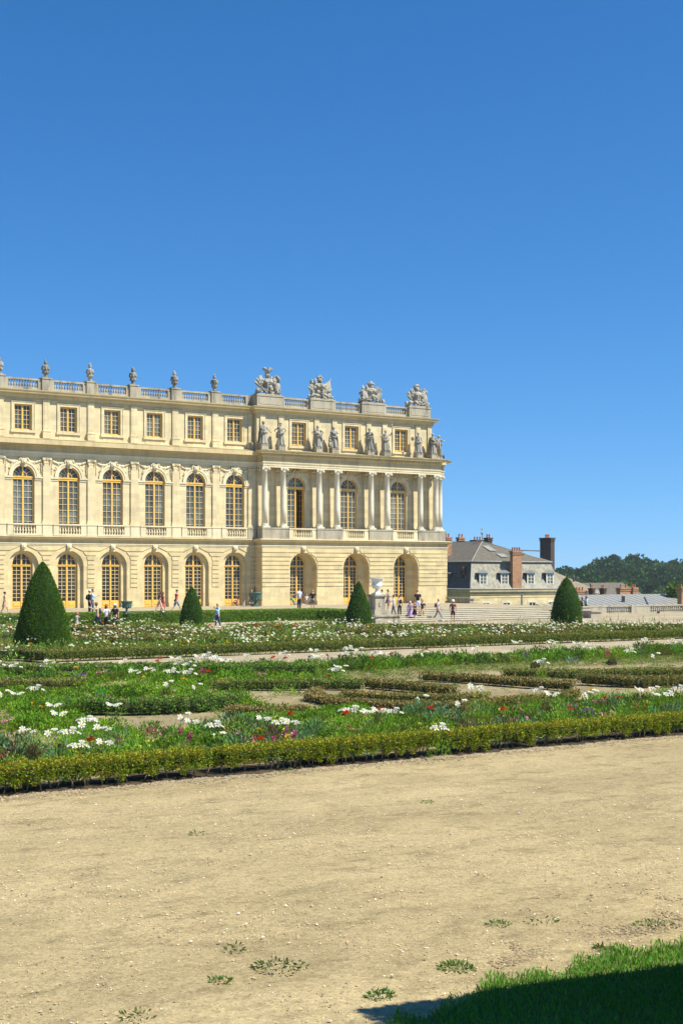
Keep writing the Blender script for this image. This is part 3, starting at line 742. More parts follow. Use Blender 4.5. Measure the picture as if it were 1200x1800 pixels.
def chain_mesh(items, sub=1):
    V = []; E = []; Rr = []; ids = {}
    for key, p, r, par in items:
        V.append(tuple(p)); Rr.append(r); ids[key] = len(V)-1
        if par is not None: E.append((ids[par], ids[key]))
    return skin_mesh('t', V, E, Rr, sub)
def person(loc, face, h, label, skin=(.55, .33, .22), top=(.5, .5, .5), sleeve='short', bottom='trousers', bcol=(.03, .035, .06), hair=(.05, .03, .02),
           hairlen='short', hat=None, hatcol=None, shoes=(.5, .5, .5), bag=None, cat='person', group=None, prop=None, **pose):
    s = h/1.75; J = joints(None, **pose)
    root = empty('person', loc, face, label, cat, group); root.scale = (s, s, s)
    b = MB(); body_mesh(J, b); b.build('body', [cloth(skin, .6), M['dark']], root)
    def P(me, name, m):
        for p in me.polygons: p.use_smooth = True
        return link_mesh(name, me, m, root)
    it = [('pel', J['pel']+Vector((0, 0, -.02)), (.165, .13), None), ('wa', J['waist'], (.145, .115), 'pel'), ('ch', J['chest'], (.172, .128), 'wa'), ('sh', J['sh'], (.125, .09), 'ch'), ('nb', J['sh'].lerp(J['neck'], .45), .075, 'sh')]
    for k in 'lr':
        it.append((k+'s', J[k+'sh'], .075, 'sh')); 
        if sleeve == 'long': it += [(k+'e', J[k+'el'], .058, k+'s'), (k+'w', J[k+'wr'].lerp(J[k+'el'], .06), .042, k+'e')]
        elif sleeve == 'short': it.append((k+'e', J[k+'sh'].lerp(J[k+'el'], .7), .064, k+'s'))
    P(chain_mesh(it), 'dress' if bottom == 'dress' else 'shirt', cloth(top))
    if bottom in ('trousers', 'shorts'):
        it = [('pel', J['pel']+Vector((0, 0, .05)), (.15, .118), None), ('p2', J['pel']+Vector((0, 0, -.03)), (.155, .12), 'pel')]
        for k in 'lr':
            if bottom == 'trousers': it += [(k+'h', J[k+'hip'], .10, 'p2'), (k+'k', J[k+'kn'], .073, k+'h'), (k+'a', J[k+'an'].lerp(J[k+'kn'], .08), .058, k+'k')]
            else: it += [(k+'h', J[k+'hip'], .105, 'p2'), (k+'k', J[k+'hip'].lerp(J[k+'kn'], .9), .09, k+'h')]
        P(chain_mesh(it), bottom, cloth(bcol))
    elif bottom in ('skirt', 'dress', 'longdress'):
        L = {'skirt': .42, 'dress': .48, 'longdress': .78}[bottom]; o = MB(); pz = J['pel']
        seg = 22; vs = []; n = 6
        for i in range(n+1):
            t = i/n; r0 = .155+.13*t**.8*(1.25 if L > .6 else 1)
            for k in range(seg):
                a = 2*math.pi*k/seg; r = r0*(1+.09*t*math.sin(7*a+1))
                vs.append((pz.x+r*math.cos(a), pz.y+r*.8*math.sin(a)+pose.get('stride', 0)*.05*t, pz.z+.1-L*t))
        fs = [(i*seg+k, i*seg+(k+1) % seg, (i+1)*seg+(k+1) % seg, (i+1)*seg+k) for i in range(n) for k in range(seg)]+[tuple(range(seg))]
        o.cs = True; o.add(vs, fs); o.build('skirt', cloth(bcol), root)
    H = J['head']+Vector((0, 0, .035))
    if hair:
        o = MB(); o.ell(H+Vector((0, -.018, .025)), (.088, .098, .112), 12, 8)
        if hairlen == 'long':
            o.tube([H+Vector((0, -.05, .02)), H+Vector((0, -.085, -.12)), H+Vector((0, -.11, -.28))], [.075, .085, .04], 8)
            for q in (-1, 1): o.tube([H+Vector((q*.07, -.02, .03)), H+Vector((q*.085, -.02, -.12)), H+Vector((q*.08, -.02, -.22))], [.03, .035, .015], 6)
        if hairlen == 'bun': o.ell(H+Vector((0, -.11, .06)), (.05, .05, .05), 8, 6)
        o.build('hair', cloth(hair), root)
    if hat:
        o = MB(); c = H+Vector((0, 0, .06))
        if hat == 'cap': o.lathe(c, [(.098, -.02), (.1, .02), (.085, .065), (.04, .085), (.005, .09)], 12); o.prism([(c.x-.07, c.z-.02), (c.x+.07, c.z-.02), (c.x+.06, c.z), (c.x-.06, c.z)], c.y+.08, c.y+.19)
        elif hat == 'brim': o.lathe(c, [(.19, -.03), (.2, -.02), (.105, 0), (.1, .06), (.085, .095), (.01, .1)], 16)
        else: o.lathe(c, [(.155, -.06), (.15, -.045), (.11, .02), (.1, .07), (.07, .1), (.01, .105)], 14)
        o.build('hat', cloth(hatcol), root)
    o = MB()
    for k in 'lr':
        a, t = J[k+'an'], J[k+'to']; m = a.lerp(t, .6); d = (t-a); ang = math.atan2(d.x, d.y)
        o.ell(m+Vector((0, 0, -.012)), (.052, .135, .05), 8, 6, Matrix.Rotation(-ang, 3, 'Z'))
    o.build('shoes', cloth(shoes), root)
    if bag:
        o = MB()
        if bag[0] == 'backpack':
            c = J['chest']+Vector((0, -.19, -.05)); o.ell(c, (.15, .09, .2), 10, 7); o.ell(c+Vector((0, -.07, -.06)), (.1, .05, .09), 8, 5)
            for q in (-1, 1): o.tube([J['sh']+Vector((q*.1, -.1, .03)), J['sh']+Vector((q*.11, .03, .05)), J['chest']+Vector((q*.12, .13, -.02)), J['waist']+Vector((q*.13, .02, 0))], .016, 5)
        elif bag[0] == 'sling': 
            o.tube([J['sh']+Vector((.1, 0, .07)), J['chest']+Vector((0, .14, 0)), J['waist']+Vector((-.17, .05, -.05)), J['waist']+Vector((-.2, -.03, -.12))], .014, 5)
            o.ell(J['waist']+Vector((-.2, -.03, -.16)), (.05, .11, .09), 8, 6)
        else:
            w = J['rha']; o.ell(w+Vector((0, 0, -.2)), (.08, .14, .15), 8, 6); o.tube([w+Vector((0, .06, -.1)), w+Vector((0, 0, .0)), w+Vector((0, -.06, -.1))], .008, 5)
        o.build('backpack' if bag[0] == 'backpack' else 'bag', cloth(bag[1]), root)
    if prop:
        o = MB(); 
        if prop == 'phone': w = J['lha']; o.box(w.x-.035, w.x+.035, w.y-.0, w.y+.01, w.z, w.z+.14); o.build('phone', M['dark'], root)
        elif prop == 'map': w = J['lha'].lerp(J['rha'], .5); o.prism([(w.x-.24, w.z-.1), (w.x+.0, w.z-.14), (w.x+.24, w.z-.1), (w.x+.24, w.z+.2), (w.x, w.z+.16), (w.x-.24, w.z+.2)], w.y, w.y+.008); o.build('folded_map', M['white_paint'], root)
    return root
# facing: angle of +y towards world direction. toward camera etc.
A_R = R(-90); A_L = R(90); A_AWAY = 0.; A_CAM = R(180)-R(33.7)
def onp(px, py, z): u, v = G(px, py, z); return (u, v, z)
W = dict(stride=.5); Lw = ((-.08, .1, -.26), (-.05, .25, -.46)); Rw = ((.08, -.1, -.26), (.07, -.14, -.50))
person(onp(9, 1079.5, 0), A_R, 1.66, 'woman walking in a knee-length beige dress beside the palace wall', top=(.50, .36, .23), bottom='dress', bcol=(.50, .36, .23), hairlen='bun', shoes=(.3, .2, .12), la=Lw, ra=Rw, **W)
person(onp(163, 1079, 0), A_L+R(150), 1.85, 'tall man in light blue shirt and navy trousers, talking on the terrace', top=(.36, .50, .72), sleeve='long', bcol=(.07, .10, .22), hair=(.10, .055, .03), la=((-.1, .1, -.2), (-.1, .33, -.1)), ra=((.1, .12, -.2), (.0, .33, -.12)))
person(onp(157.5, 1078.5, 0), A_R, 1.76, 'person in white cap and dark vest standing behind the tall man in blue', top=(.03, .035, .045), sleeve='long', bcol=(.03, .03, .035), hair=(.1, .08, .06), hat='cap', hatcol=(.75, .75, .75), bag=('backpack', (.03, .035, .04)), shoes=(.75, .75, .75))
person(onp(281, 1077.5, 0), A_L, 1.68, 'woman in dark sleeveless top and pale pink trousers walking on the terrace', top=(.10, .08, .06), bcol=(.62, .42, .40), hairlen='long', la=Lw, ra=Rw, stride=.6)
person(onp(286.5, 1077.2, 0), A_R, 1.6, 'woman in a coral red dress walking beside the pink trousers', top=(.55, .12, .08), bottom='dress', bcol=(.55, .12, .08), hair=(.16, .07, .03), hairlen='long', shoes=(.5, .3, .2), stride=.3)
person(onp(310.5, 1076.2, 0), A_R, 1.74, 'man in red t-shirt, blue shorts and dark cap walking on the terrace', top=(.68, .03, .025), bottom='shorts', bcol=(.22, .32, .52), hat='cap', hatcol=(.08, .07, .06), hair=None, bag=('sling', (.03, .03, .03)), shoes=(.03, .03, .03), la=Lw, ra=Rw, stride=.7)
person((ux(415, 117.0), 116.75, .0), A_L+R(-60), 1.65, 'woman sitting on the palace doorstep in a brown top', top=(.45, .22, .14), bottom='shorts', bcol=(.10, .08, .10), hair=(.12, .05, .03), hairlen='long', sit='floor', la=((-.1, .2, -.12), (-.05, .36, -.22)), ra=((.1, .2, -.12), (.05, .36, -.22)))
person((ux(449, 115.5)-.35, 115.6, .25), A_CAM, 1.68, 'person in dark blue patterned top seated behind the bronze vase in the corner', top=(.05, .06, .10), bottom='trousers', bcol=(.05, .06, .09), hairlen='bun', sit='chair')
person((ux(517, 116.1), 116.05, .05), R(-100), 1.7, 'person in green top and jeans lying on the step under an arch', top=(.08, .30, .10), bcol=(.20, .33, .52), sit='lie', lean=-2.2, shoes=(.7, .7, .7))
person(onp(526, 1072.5, 0), R(10), 1.86, 'man seen from behind in a white t-shirt and black trousers under the arch', top=(.62, .64, .80), bcol=(.03, .03, .04), hair=(.16, .09, .05), la=((-.09, .05, -.26), (-.07, .15, -.46)))
person((ux(538, 116.4), 116.35, .02), A_CAM, 1.35, 'child in white t-shirt sitting on the step between two standing people', top=(.72, .72, .74), bottom='shorts', bcol=(.06, .06, .08), sit='chair', shoes=(.75, .75, .75))
person(onp(549.5, 1071.8, 0), A_CAM, 1.68, 'teenager in black t-shirt and grey shorts standing in the archway', top=(.02, .02, .02), bottom='shorts', bcol=(.12, .13, .17), shoes=(.75, .75, .75))
person(onp(136, 1106, ZP), A_CAM+R(60), 1.15, 'small child with pink sun hat and grey t-shirt among the flowers', top=(.32, .33, .30), bottom='shorts', bcol=(.35, .36, .40), hat='bucket', hatcol=(.75, .10, .14), la=((-.08, .1, -.2), (.0, .25, -.16)), ra=((.08, .1, -.2), (.0, .25, -.16)))
person(onp(172, 1105, ZP), A_L+R(-20), 1.80, 'man in tan shirt and brown hat stretching out his arm to point', top=(.56, .42, .25), sleeve='long', bcol=(.04, .055, .13), hat='brim', hatcol=(.16, .09, .04), hair=(.1, .06, .04), ra=((.1, .24, -.06), (.06, .50, .10)), la=((-.06, .2, -.08), (0, .48, .06)), bag=('backpack', (.08, .09, .12)), stride=.65, lean=.3)
person(onp(187, 1105, ZP), A_CAM+R(50), 1.68, 'woman with bright red sun hat, pale lilac blouse and black trousers', top=(.62, .60, .74), sleeve='long', bcol=(.02, .02, .025), hat='brim', hatcol=(.78, .08, .04), hairlen='long', la=((-.12, .05, -.22), (-.03, .24, -.16)), ra=((.12, .05, -.22), (.02, .24, -.16)))
person(onp(202.5, 1105.5, ZP), A_CAM, 1.74, 'woman with white banded hat, black waistcoat, white sleeves and black trousers', top=(.03, .03, .03), sleeve='short', bcol=(.02, .02, .02), hat='brim', hatcol=(.72, .70, .64), hairlen='long', bag=('backpack', (.03, .03, .04)))
person(onp(383, 1103.5, ZP), A_L+R(10), 1.76, 'bald man in light blue shirt and jeans holding up a phone before the terrace hedge', skin=(.50, .27, .18), top=(.38, .58, .72), sleeve='long', bcol=(.05, .09, .17), hair=None, bag=('hand', (.7, .68, .62)), prop='phone', la=((-.05, .18, -.2), (-.02, .42, -.05)), stride=.25)
person(onp(671, 1070, 0), A_R, 1.62, 'woman with dark bun and long pale blue dress beside the marble vase', top=(.45, .58, .74), bottom='longdress', bcol=(.42, .62, .85), hairlen='bun', ra=((.08, .12, -.24), (0, .3, -.3)), la=((-.08, .12, -.24), (0, .3, -.3)))
person(onp(681.5, 1073.5, -.05), A_CAM+R(70), 1.74, 'woman in a short mauve patterned dress at the top of the steps', top=(.24, .15, .17), sleeve='long', bottom='skirt', bcol=(.20, .13, .17), hair=(.14, .07, .04), hairlen='bun', ra=((.08, .15, -.22), (0, .34, -.22)))
person(onp(691.5, 1082, -.42), A_L+R(-30), 1.66, 'woman in pale blue shirt and grey trousers reading a folded map on the steps', top=(.50, .63, .78), bcol=(.13, .14, .17), la=((-.1, .14, -.2), (-.02, .32, -.12)), ra=((.1, .14, -.2), (.02, .32, -.12)), prop='map', shoes=(.1, .1, .1), stride=.3)
person(onp(702, 1082.8, -.42), R(-10), 1.68, 'person from behind in white top and black trousers with a black backpack', top=(.68, .68, .68), sleeve='none', bcol=(.015, .015, .02), hair=(.2, .08, .05), bag=('backpack', (.03, .03, .03)), shoes=(.03, .03, .03))
person(onp(720.5, 1091, -.85), A_L+R(40), 1.60, 'woman with pale headscarf and long lilac dress on the lowest step', top=(.48, .32, .58), sleeve='long', bottom='longdress', bcol=(.46, .30, .56), hair=(.72, .52, .50), hairlen='long', la=((-.12, .16, -.16), (-.2, .36, -.3)), shoes=(.5, .3, .2))
person(onp(728, 1092, -.85), A_CAM+R(60), 1.52, 'girl with long ginger hair and a short black dress at the foot of the steps', top=(.012, .012, .015), sleeve='short', bottom='skirt', bcol=(.012, .012, .015), hair=(.45, .20, .06), hairlen='long', la=((-.1, .12, -.2), (.05, .25, -.26)), ra=((.1, .12, -.2), (-.05, .25, -.26)), stride=.3)
person(onp(734, 1078, -.2), R(-30), 1.90, 'tall man in black t-shirt and pale shorts bending over on the stairs', top=(.012, .012, .015), bottom='shorts', bcol=(.62, .66, .82), hair=(.3, .18, .1), lean=.9, shoes=(.1, .1, .1))
person(onp(742, 1090.5, -.85), A_CAM, 1.73, 'man with tan hat, dark grey t-shirt and beige shorts at the foot of the steps', top=(.06, .05, .055), bottom='shorts', bcol=(.55, .40, .22), hat='bucket', hatcol=(.42, .30, .15), shoes=(.08, .08, .08), stride=.2)
person(onp(769.5, 1091.2, -.85), A_R+R(-35), 1.82, 'bald man in white t-shirt and grey trousers walking down with a brown rucksack', skin=(.50, .27, .18), top=(.55, .60, .68), bcol=(.22, .24, .26), hair=None, bag=('backpack', (.12, .07, .03)), shoes=(.03, .03, .04), stride=.7, la=Lw, ra=Rw)
person(onp(795.5, 1093, -.85), A_CAM, 1.74, 'stout person with white cap, maroon t-shirt and long black shorts by the stairs', skin=(.4, .22, .15), top=(.13, .035, .03), bottom='shorts', bcol=(.015, .015, .02), hat='bucket', hatcol=(.8, .8, .8), shoes=(.4, .25, .18), stride=.2)
person((ux(1022, 98.8), 98.8, -.04), A_CAM+R(-60), 1.6, 'person in black and white perched on the stone pier of the balustrade', top=(.06, .06, .06), bcol=(.02, .02, .02), sit='floor', hairlen='long', la=((-.1, .16, -.16), (0, .25, .02)))
person(onp(1029.5, 1078.2, ZP), A_L, 1.72, 'person in pale blue shirt and black trousers leaning on the balustrade pier', top=(.45, .56, .66), sleeve='long', bcol=(.02, .02, .03), hairlen='long', la=((-.1, .18, -.16), (0, .36, -.06)), shoes=(.7, .7, .7))
# white dog sitting by the doorstep
def dog(loc, face, label):
    root = empty('dog', loc, face, label, 'dog')
    it = [('hip', (0, -.12, .13), (.10, .10), None), ('b', (0, 0, .24), (.09, .09), 'hip'), ('ch', (0, .10, .31), (.085, .09), 'b'), ('nk', (0, .15, .40), .055, 'ch'), ('hd', (0, .20, .47), .06, 'nk'), ('mz', (0, .29, .45), .03, 'hd')]
    for k, s in (('l', -1), ('r', 1)):
        it += [(k+'fs', (s*.06, .12, .25), .04, 'ch'), (k+'fk', (s*.065, .13, .13), .025, k+'fs'), (k+'fp', (s*.065, .14, .02), .022, k+'fk'), (k+'ff', (s*.065, .18, .015), .02, k+'fp')]
        it += [(k+'th', (s*.09, -.06, .10), .06, 'hip'), (k+'kn', (s*.10, .06, .12), .04, k+'th'), (k+'hk', (s*.10, -.05, .03), .022, k+'kn'), (k+'hf', (s*.10, .06, .018), .022, k+'hk')]
    it += [('t1', (0, -.22, .08), .025, 'hip'), ('t2', (0, -.32, .06), .014, 't1')]
    me = chain_mesh([(k, Vector(p), r, q) for k, p, r, q in it]); link_mesh('body', me, cloth((.68, .64, .56)), root)
    o = MB()
    for s in (-1, 1): o.ell((s*.05, .19, .50), (.02, .03, .06), 6, 5)
    o.ell((0, .325, .455), (.014, .012, .012), 6, 4)
    for s in (-1, 1): o.ell((s*.025, .25, .49), (.008, .008, .008), 6, 4)
    o.build('face', cloth((.10, .08, .06)), root)
dog((ux(427, 116.6), 116.5, 0), A_CAM+R(40), 'small white dog sitting by the palace doorstep')
def bird(loc, face, s, label, name='pigeon'):
    root = empty(name, loc, face, label, 'bird'); root.scale = (s, s, s); o = MB()
    o.ell((0, 0, .13), (.06, .12, .065), 10, 7, Matrix.Rotation(R(25), 3, 'X')); o.ell((0, .11, .23), (.035, .04, .04), 8, 6); o.lathe((0, .15, .225), [(.012, 0), (.004, .01)], 6)
    o.prism([(-.03, .05), (.03, .05), (.02, .08), (-.02, .08)], -.24, -.08); o.tube([(0, .08, .18), (0, .10, .21)], .03, 6)
    for s2 in (-1, 1): o.ell((s2*.055, -.02, .14), (.015, .11, .045), 6, 5, Matrix.Rotation(R(20), 3, 'X')); o.tube([(s2*.025, .01, .08), (s2*.025, .02, 0)], .006, 5)
    o.prism([(-.008, .22), (.008, .22), (0, .235)], .145, .18)
    o.build('body', cloth((.05, .055, .07)), root)
bird((ux(781, 115.5)-.1, 115.55, 14.74), A_CAM, 1.6, 'black bird perched on the cornice corner of the pavilion', 'crow')
bird(onp(1157, 1079.5, ZP), A_R, 1.5, 'dark pigeon standing on the gravel before the balustrade')
# ---------------------------------------------------------------- STATUES
def robe(mb, z0, z1, r0, r1, ph, folds=9, amp=.12, sway=0.):
    seg = 40; n = 10; vs = []
    for i in range(n+1):
        t = i/n; rr = r0+(r1-r0)*(t**.7)
        for k in range(seg):
            a = 2*math.pi*k/seg; r = rr*(1+amp*(1-.6*t)*math.sin(folds*a+ph+2.2*t)+.05*math.sin(4*a-ph+5*t))
            vs.append((r*math.cos(a)+sway*t, r*.8*math.sin(a), z0+(z1-z0)*t))
    fs = [(i*seg+k, i*seg+(k+1) % seg, (i+1)*seg+(k+1) % seg, (i+1)*seg+k) for i in range(n) for k in range(seg)]
    fs += [tuple(reversed(range(seg))), tuple(range(n*seg, (n+1)*seg))]
    mb.cs = True; mb.add(vs, fs)
def statue(loc, face, label, seed, robe_top=1.25, cape=True, la=None, ra=None, hat=False, extra=None, h=2.15):
    rnd = random.Random(seed); s = h/1.8
    root = empty('statue', loc, 0, label, 'statue', 'statues on the pavilion cornice')
    b = MB(); b.box(-.42, .42, -.38, .38, 0, .06); b.box(-.36, .36, -.34, .34, .06, .42); b.box(-.40, .40, -.37, .37, .42, .48); b.build('pedestal', M['stone_grey'], root)
    J = joints(None, la=la, ra=ra, stride=.25); o = MB(); body_mesh(J, o, 0, 0)
    robe(o, 0, robe_top, .30, .17, rnd.random()*6, rnd.choice((7, 8, 9, 11)), .16, rnd.uniform(-.05, .05))
    robe(o, robe_top-.25, 1.45, .21, .15, rnd.random()*6, 6, .08)
    if cape:
        for k in range(7):
            a = R(200+rnd.uniform(0, 140)); o.tube([(.17*math.cos(a), .13*math.sin(a), 1.42), (.27*math.cos(a), .2*math.sin(a), .9), (.34*math.cos(a), .28*math.sin(a), .12)], [.05, .08, .06], 6)
    sg = rnd.choice((-1, 1)); o.tube([(sg*.2, .05, 1.42), (0, .16, 1.2), (-sg*.2, .14, .95), (-sg*.26, .05, .6)], [.06, .07, .08, .05], 7)
    o.tube([(-.24, .12, .98), (0, .19, .9), (.24, .12, 1.0)], [.05, .075, .05], 7)
    H = J['head']+Vector((0, 0, .035)); o.ell(H+Vector((0, -.03, .03)), (.10, .11, .115), 9, 7); o.ell(H+Vector((0, -.09, -.04)), (.07, .06, .08), 8, 6)
    if hat: o.ell(H+Vector((0, 0, .12)), (.12, .12, .05), 9, 5)
    if extra == 'staff': o.tube([J['lha']+Vector((0, 0, -1.0)), J['lha']+Vector((0, 0, .65))], .025, 6)
    if extra == 'child': o.ell((.3, .12, .62), (.1, .1, .16), 8, 6); o.ell((.3, .14, .85), (.075, .08, .085), 8, 6); o.tube([(.3, .12, .5), (.28, .14, .02)], [.1, .08], 7)
    if extra == 'lyre': o.ell(J['rha'], (.12, .06, .18), 8, 6)
    if extra == 'bundle': o.ell((.05, .2, 1.15), (.2, .1, .14), 9, 6)
    f = o.build('figure', M['stone_statue'], root); f.location = (0, 0, .48); f.scale = (s*1.2, s*1.2, s); f.rotation_euler = (0, 0, face)
SV = 115.72
statue((ux(463, SV), SV, 14.72), A_CAM+R(35), 'leftmost cornice statue, a robed figure leaning with a long cloak trailing at its side', 1, la=((-.14, 0, -.22), (-.28, .06, -.42)), ra=((.08, .12, -.22), (-.08, .25, -.18)), h=2.25)
statue((ux(493, SV), SV, 14.72), A_CAM-R(15), 'statue with crown-like hair and hand on hip, beside the leftmost attic window of the pavilion', 2, robe_top=1.0, cape=False, la=((-.2, 0, -.2), (-.10, .12, -.38)), ra=((.22, .02, -.18), (.10, .12, -.34)), hat=True)
statue((ux(558.5, SV), SV, 14.72), A_CAM, 'statue with both elbows out and round drapery, just left of the middle attic window group', 3, la=((-.22, 0, -.2), (-.1, .18, -.30)), ra=((.22, 0, -.2), (.12, .16, -.34)), extra='bundle')
statue((ux(586.5, SV), SV, 14.72), A_CAM+R(15), 'statue with a small child at its foot, left of the middle attic window', 4, ra=((.1, .1, -.24), (.14, .18, -.44)), la=((-.1, .12, -.22), (.05, .24, -.12)), extra='child')
statue((ux(649, SV), SV, 14.72), A_CAM-R(20), 'broad heavily cloaked statue between the middle and right attic windows', 5, la=((-.12, .08, -.24), (-.02, .24, -.3)), ra=((.12, .1, -.24), (.02, .25, -.22)), h=2.25)
statue((ux(677.5, SV), SV, 14.72), A_CAM+R(5), 'statue raising a short staff in one hand, left of the right attic window', 6, la=((-.16, .06, -.05), (-.22, .12, .2)), ra=((.2, .04, -.18), (.05, .2, -.22)), extra='staff', cape=False)
statue((ux(734.5, SV), SV, 14.72), A_CAM, 'slim statue holding a round instrument, right of the last attic window', 7, ra=((.12, .12, -.22), (.18, .26, -.2)), extra='lyre', cape=False)
statue((ux(760, SV), SV, 14.72), A_CAM+R(10), 'statue on the front corner of the cornice with arms folded', 8, la=((-.12, .1, -.22), (.04, .25, -.18)), ra=((.12, .1, -.22), (-.04, .25, -.2)))
statue((ux(772, 117.1)-.1, 117.1, 14.72), A_R, 'statue on the side of the pavilion cornice, behind the corner statue', 9, ra=((.12, .16, -.16), (.06, .34, -.06)), la=((-.1, .05, -.25), (-.05, .15, -.42)))
# ---------------------------------------------------------------- TROPHIES
def trophy(loc, w, h, label, seed, kind):
    rnd = random.Random(seed); root = empty('carved_trophy', loc, 0, label, 'trophy', 'stone trophies of arms on the pavilion parapet')
    k = h/2.4; kw = w/3.0
    b = MB(); b.box(-1.3*kw, 1.3*kw, -.45, .45, 0, .12)
    for i in range(46):
        x = rnd.uniform(-1.35, 1.35); hh = (.75-.35*abs(x))*rnd.random(); r = rnd.uniform(.1, .22)
        b.ell((x*kw, rnd.uniform(-.4, .35), .12+hh), (r*rnd.uniform(.7, 1.6), r, r*rnd.uniform(.6, 1.2)), 8, 6, Matrix.Rotation(rnd.uniform(0, 3), 3, 'Y'))
    for i in range(7):
        x = rnd.uniform(-1.3, 1.3)*kw; b.tube([(x, -.4, .3), (x+rnd.uniform(-.6, .6), -.45, .2+rnd.random()*.6)], [.07, .05], 7)
    b.build('heap', M['stone_statue'], root)
    c = MB(); c.lathe((0, 0, .45*k), [(.30, 0), (.36, .1), (.33, .25), (.36, .45), (.44, .7), (.46, .85), (.36, 1.0), (.17, 1.08), (.14, 1.2)], 18, 1, .72)
    for s in (-1, 1):
        c.ell((s*.18, -.26, 1.15*k), (.18, .12, .13), 9, 6); c.ell((s*.47, 0, 1.3*k), (.18, .2, .17), 9, 6); c.ell((s*.5, -.02, 1.08*k), (.14, .16, .18), 8, 6)
        for q in range(3): c.ell((s*.09, -.27, (.98-.15*q)*k), (.09, .06, .07), 7, 5)
    for q in range(9): a = R(190+160*q/8); c.ell((.36*math.cos(a), .28*math.sin(a), .45*k), (.07, .06, .16), 6, 5)
    c.build('cuirass', M['stone_statue'], root).scale = (1.3*kw, 1.2, 1.06)
    hm = MB(); hz = 1.75*k if kind != 'turban' else 1.7*k
    hm.ell((0, -.02, hz), (.2, .24, .26), 12, 9); hm.lathe((0, 0, hz+.02), [(.25, -.03), (.27, 0), (.22, .05)], 14); hm.ell((0, -.2, hz-.06), (.12, .08, .16), 8, 6)
    if kind == 'rams':
        hm.lathe((0, 0, hz+.15), [(.2, 0), (.22, .3), (.3, .42), (.05, .44)], 12)
        for s in (-1, 1): hm.tube([(s*.1, 0, hz+.55), (s*.28, -.02, hz+.68), (s*.42, -.03, hz+.6), (s*.40, -.04, hz+.46), (s*.30, -.04, hz+.5)], [.1, .11, .09, .07, .05], 8)
    elif kind == 'plume':
        for q in range(6): a = R(-10+36*q); hm.ell((.16*math.cos(a)*1.2, .0, hz+.27+.10*math.sin(a)), (.11, .13, .12), 8, 6)
        hm.ell((.02, 0, hz+.45), (.08, .1, .14), 8, 6)
    elif kind == 'turban':
        for q in range(9): a = 2*math.pi*q/9; hm.ell((.2*math.cos(a), .2*math.sin(a), hz+.2), (.14, .14, .13), 8, 6)
        hm.ell((0, 0, hz+.34), (.16, .16, .16), 8, 6)
    else:
        hm.tube([(-.3, 0, hz-.1), (-.28, 0, hz+.16), (-.12, 0, hz+.36), (.1, 0, hz+.40), (.24, 0, hz+.3), (.2, 0, hz+.22)], [.06, .12, .14, .13, .1, .05], 9)
    o_ = hm.build('helmet', M['stone_statue'], root); o_.scale = (1.15, 1.15, 1.04)
    fl = MB()
    for s in (-1, 1):
        n = 5 if not (kind == 'plume' and s > 0) else 2
        for q in range(n):
            a = R(28+13*q+rnd.uniform(-3, 3)); L = (1.35+.25*rnd.random())*k; x0 = s*.45*kw; 
            p1 = (x0+s*L*math.cos(a)*kw*.75, rnd.uniform(-.2, .2), .5*k+L*math.sin(a))
            fl.tube([(x0, 0, .5*k), (x0+(p1[0]-x0)*.55, p1[1]*.6, .5*k+(p1[2]-.5*k)*.55), (x0+(p1[0]-x0)*.8, p1[1], .5*k+(p1[2]-.5*k)*.8), p1], [.06, .11, .15, .015], 6)
            fl.ell((x0+(p1[0]-x0)*.6, p1[1], .5*k+(p1[2]-.5*k)*.6), (.13, .1, .16), 7, 5, Matrix.Rotation(s*R(60-13*q), 3, 'Y'))
    fl.build('standards', M['stone_statue'], root)
    if kind == 'plume':
        f2 = MB(); f2.tube([(.6*kw, 0, .3), (1.35*kw, 0, 2.15*k)], .04, 6); n = 9
        for q in range(n):
            t0 = q/n; f2.tube([(.35+.95*t0*kw, .02, 1.45*k+.55*t0*k), (.4+.95*t0*kw, -.05, .95*k), (.45+.9*t0*kw, 0, .35)], [.05, .1, .08], 6)
        f2.build('draped_flag', M['stone_statue'], root)
        f3 = MB(); f3.ell((-.95*kw, 0, 1.0*k), (.2, .18, .45), 9, 7); f3.ell((-.95*kw, -.02, 1.62*k), (.15, .15, .17), 9, 6); f3.ell((-.95*kw, 0, 1.8*k), (.17, .15, .08), 8, 5); f3.ell((-.72*kw, -.1, 1.15*k), (.12, .12, .2), 7, 5)
        f3.build('captive_bust', M['stone_statue'], root)
    if kind in ('rams', 'crest'):
        f2 = MB(); s = 1
        f2.tube([(.7*kw, 0, .5), (.85*kw, 0, 1.2*k), (.7*kw, 0, 1.65*k), (.95*kw, 0, 1.85*k), (1.3*kw, 0, 1.6*k), (1.25*kw, 0, 1.25*k)], [.12, .14, .1, .16, .18, .08], 8)
        f2.ell((1.0*kw, -.2, .8*k), (.32, .08, .42), 12, 8, Matrix.Rotation(R(20), 3, 'Y')); f2.build('shield', M['stone_statue'], root)
    if kind == 'turban':
        f2 = MB()
        for s in (-1, 1): f2 = MB(); f2.ell((s*.85*kw, -.25, .75*k), (.34, .09, .45), 12, 8, Matrix.Rotation(s*R(25), 3, 'Y')); f2.lathe((s*1.1*kw, 0, .2), [(.16, 0), (.12, .5), (.18, .8), (.05, .82)], 9); f2.build('shield', M['stone_statue'], root)
for (a, b), hh, kd, lb in zip(TU, (2.5, 2.45, 2.4, 2.45), ('rams', 'plume', 'turban', 'crest'),
    ('carved trophy with a horn-topped helmet over a cuirass, leftmost on the pavilion parapet', 'carved trophy with plumed helmet, captive bust and sloping draped flag', 'carved trophy with a bushy plumed helmet between two shields and upright spears', 'carved trophy at the right end of the parapet with a curved helmet crest')):
    trophy(((a+b)/2, PA+.12, 19.99), (b-a)*1.04, hh, lb, int(a), kd)
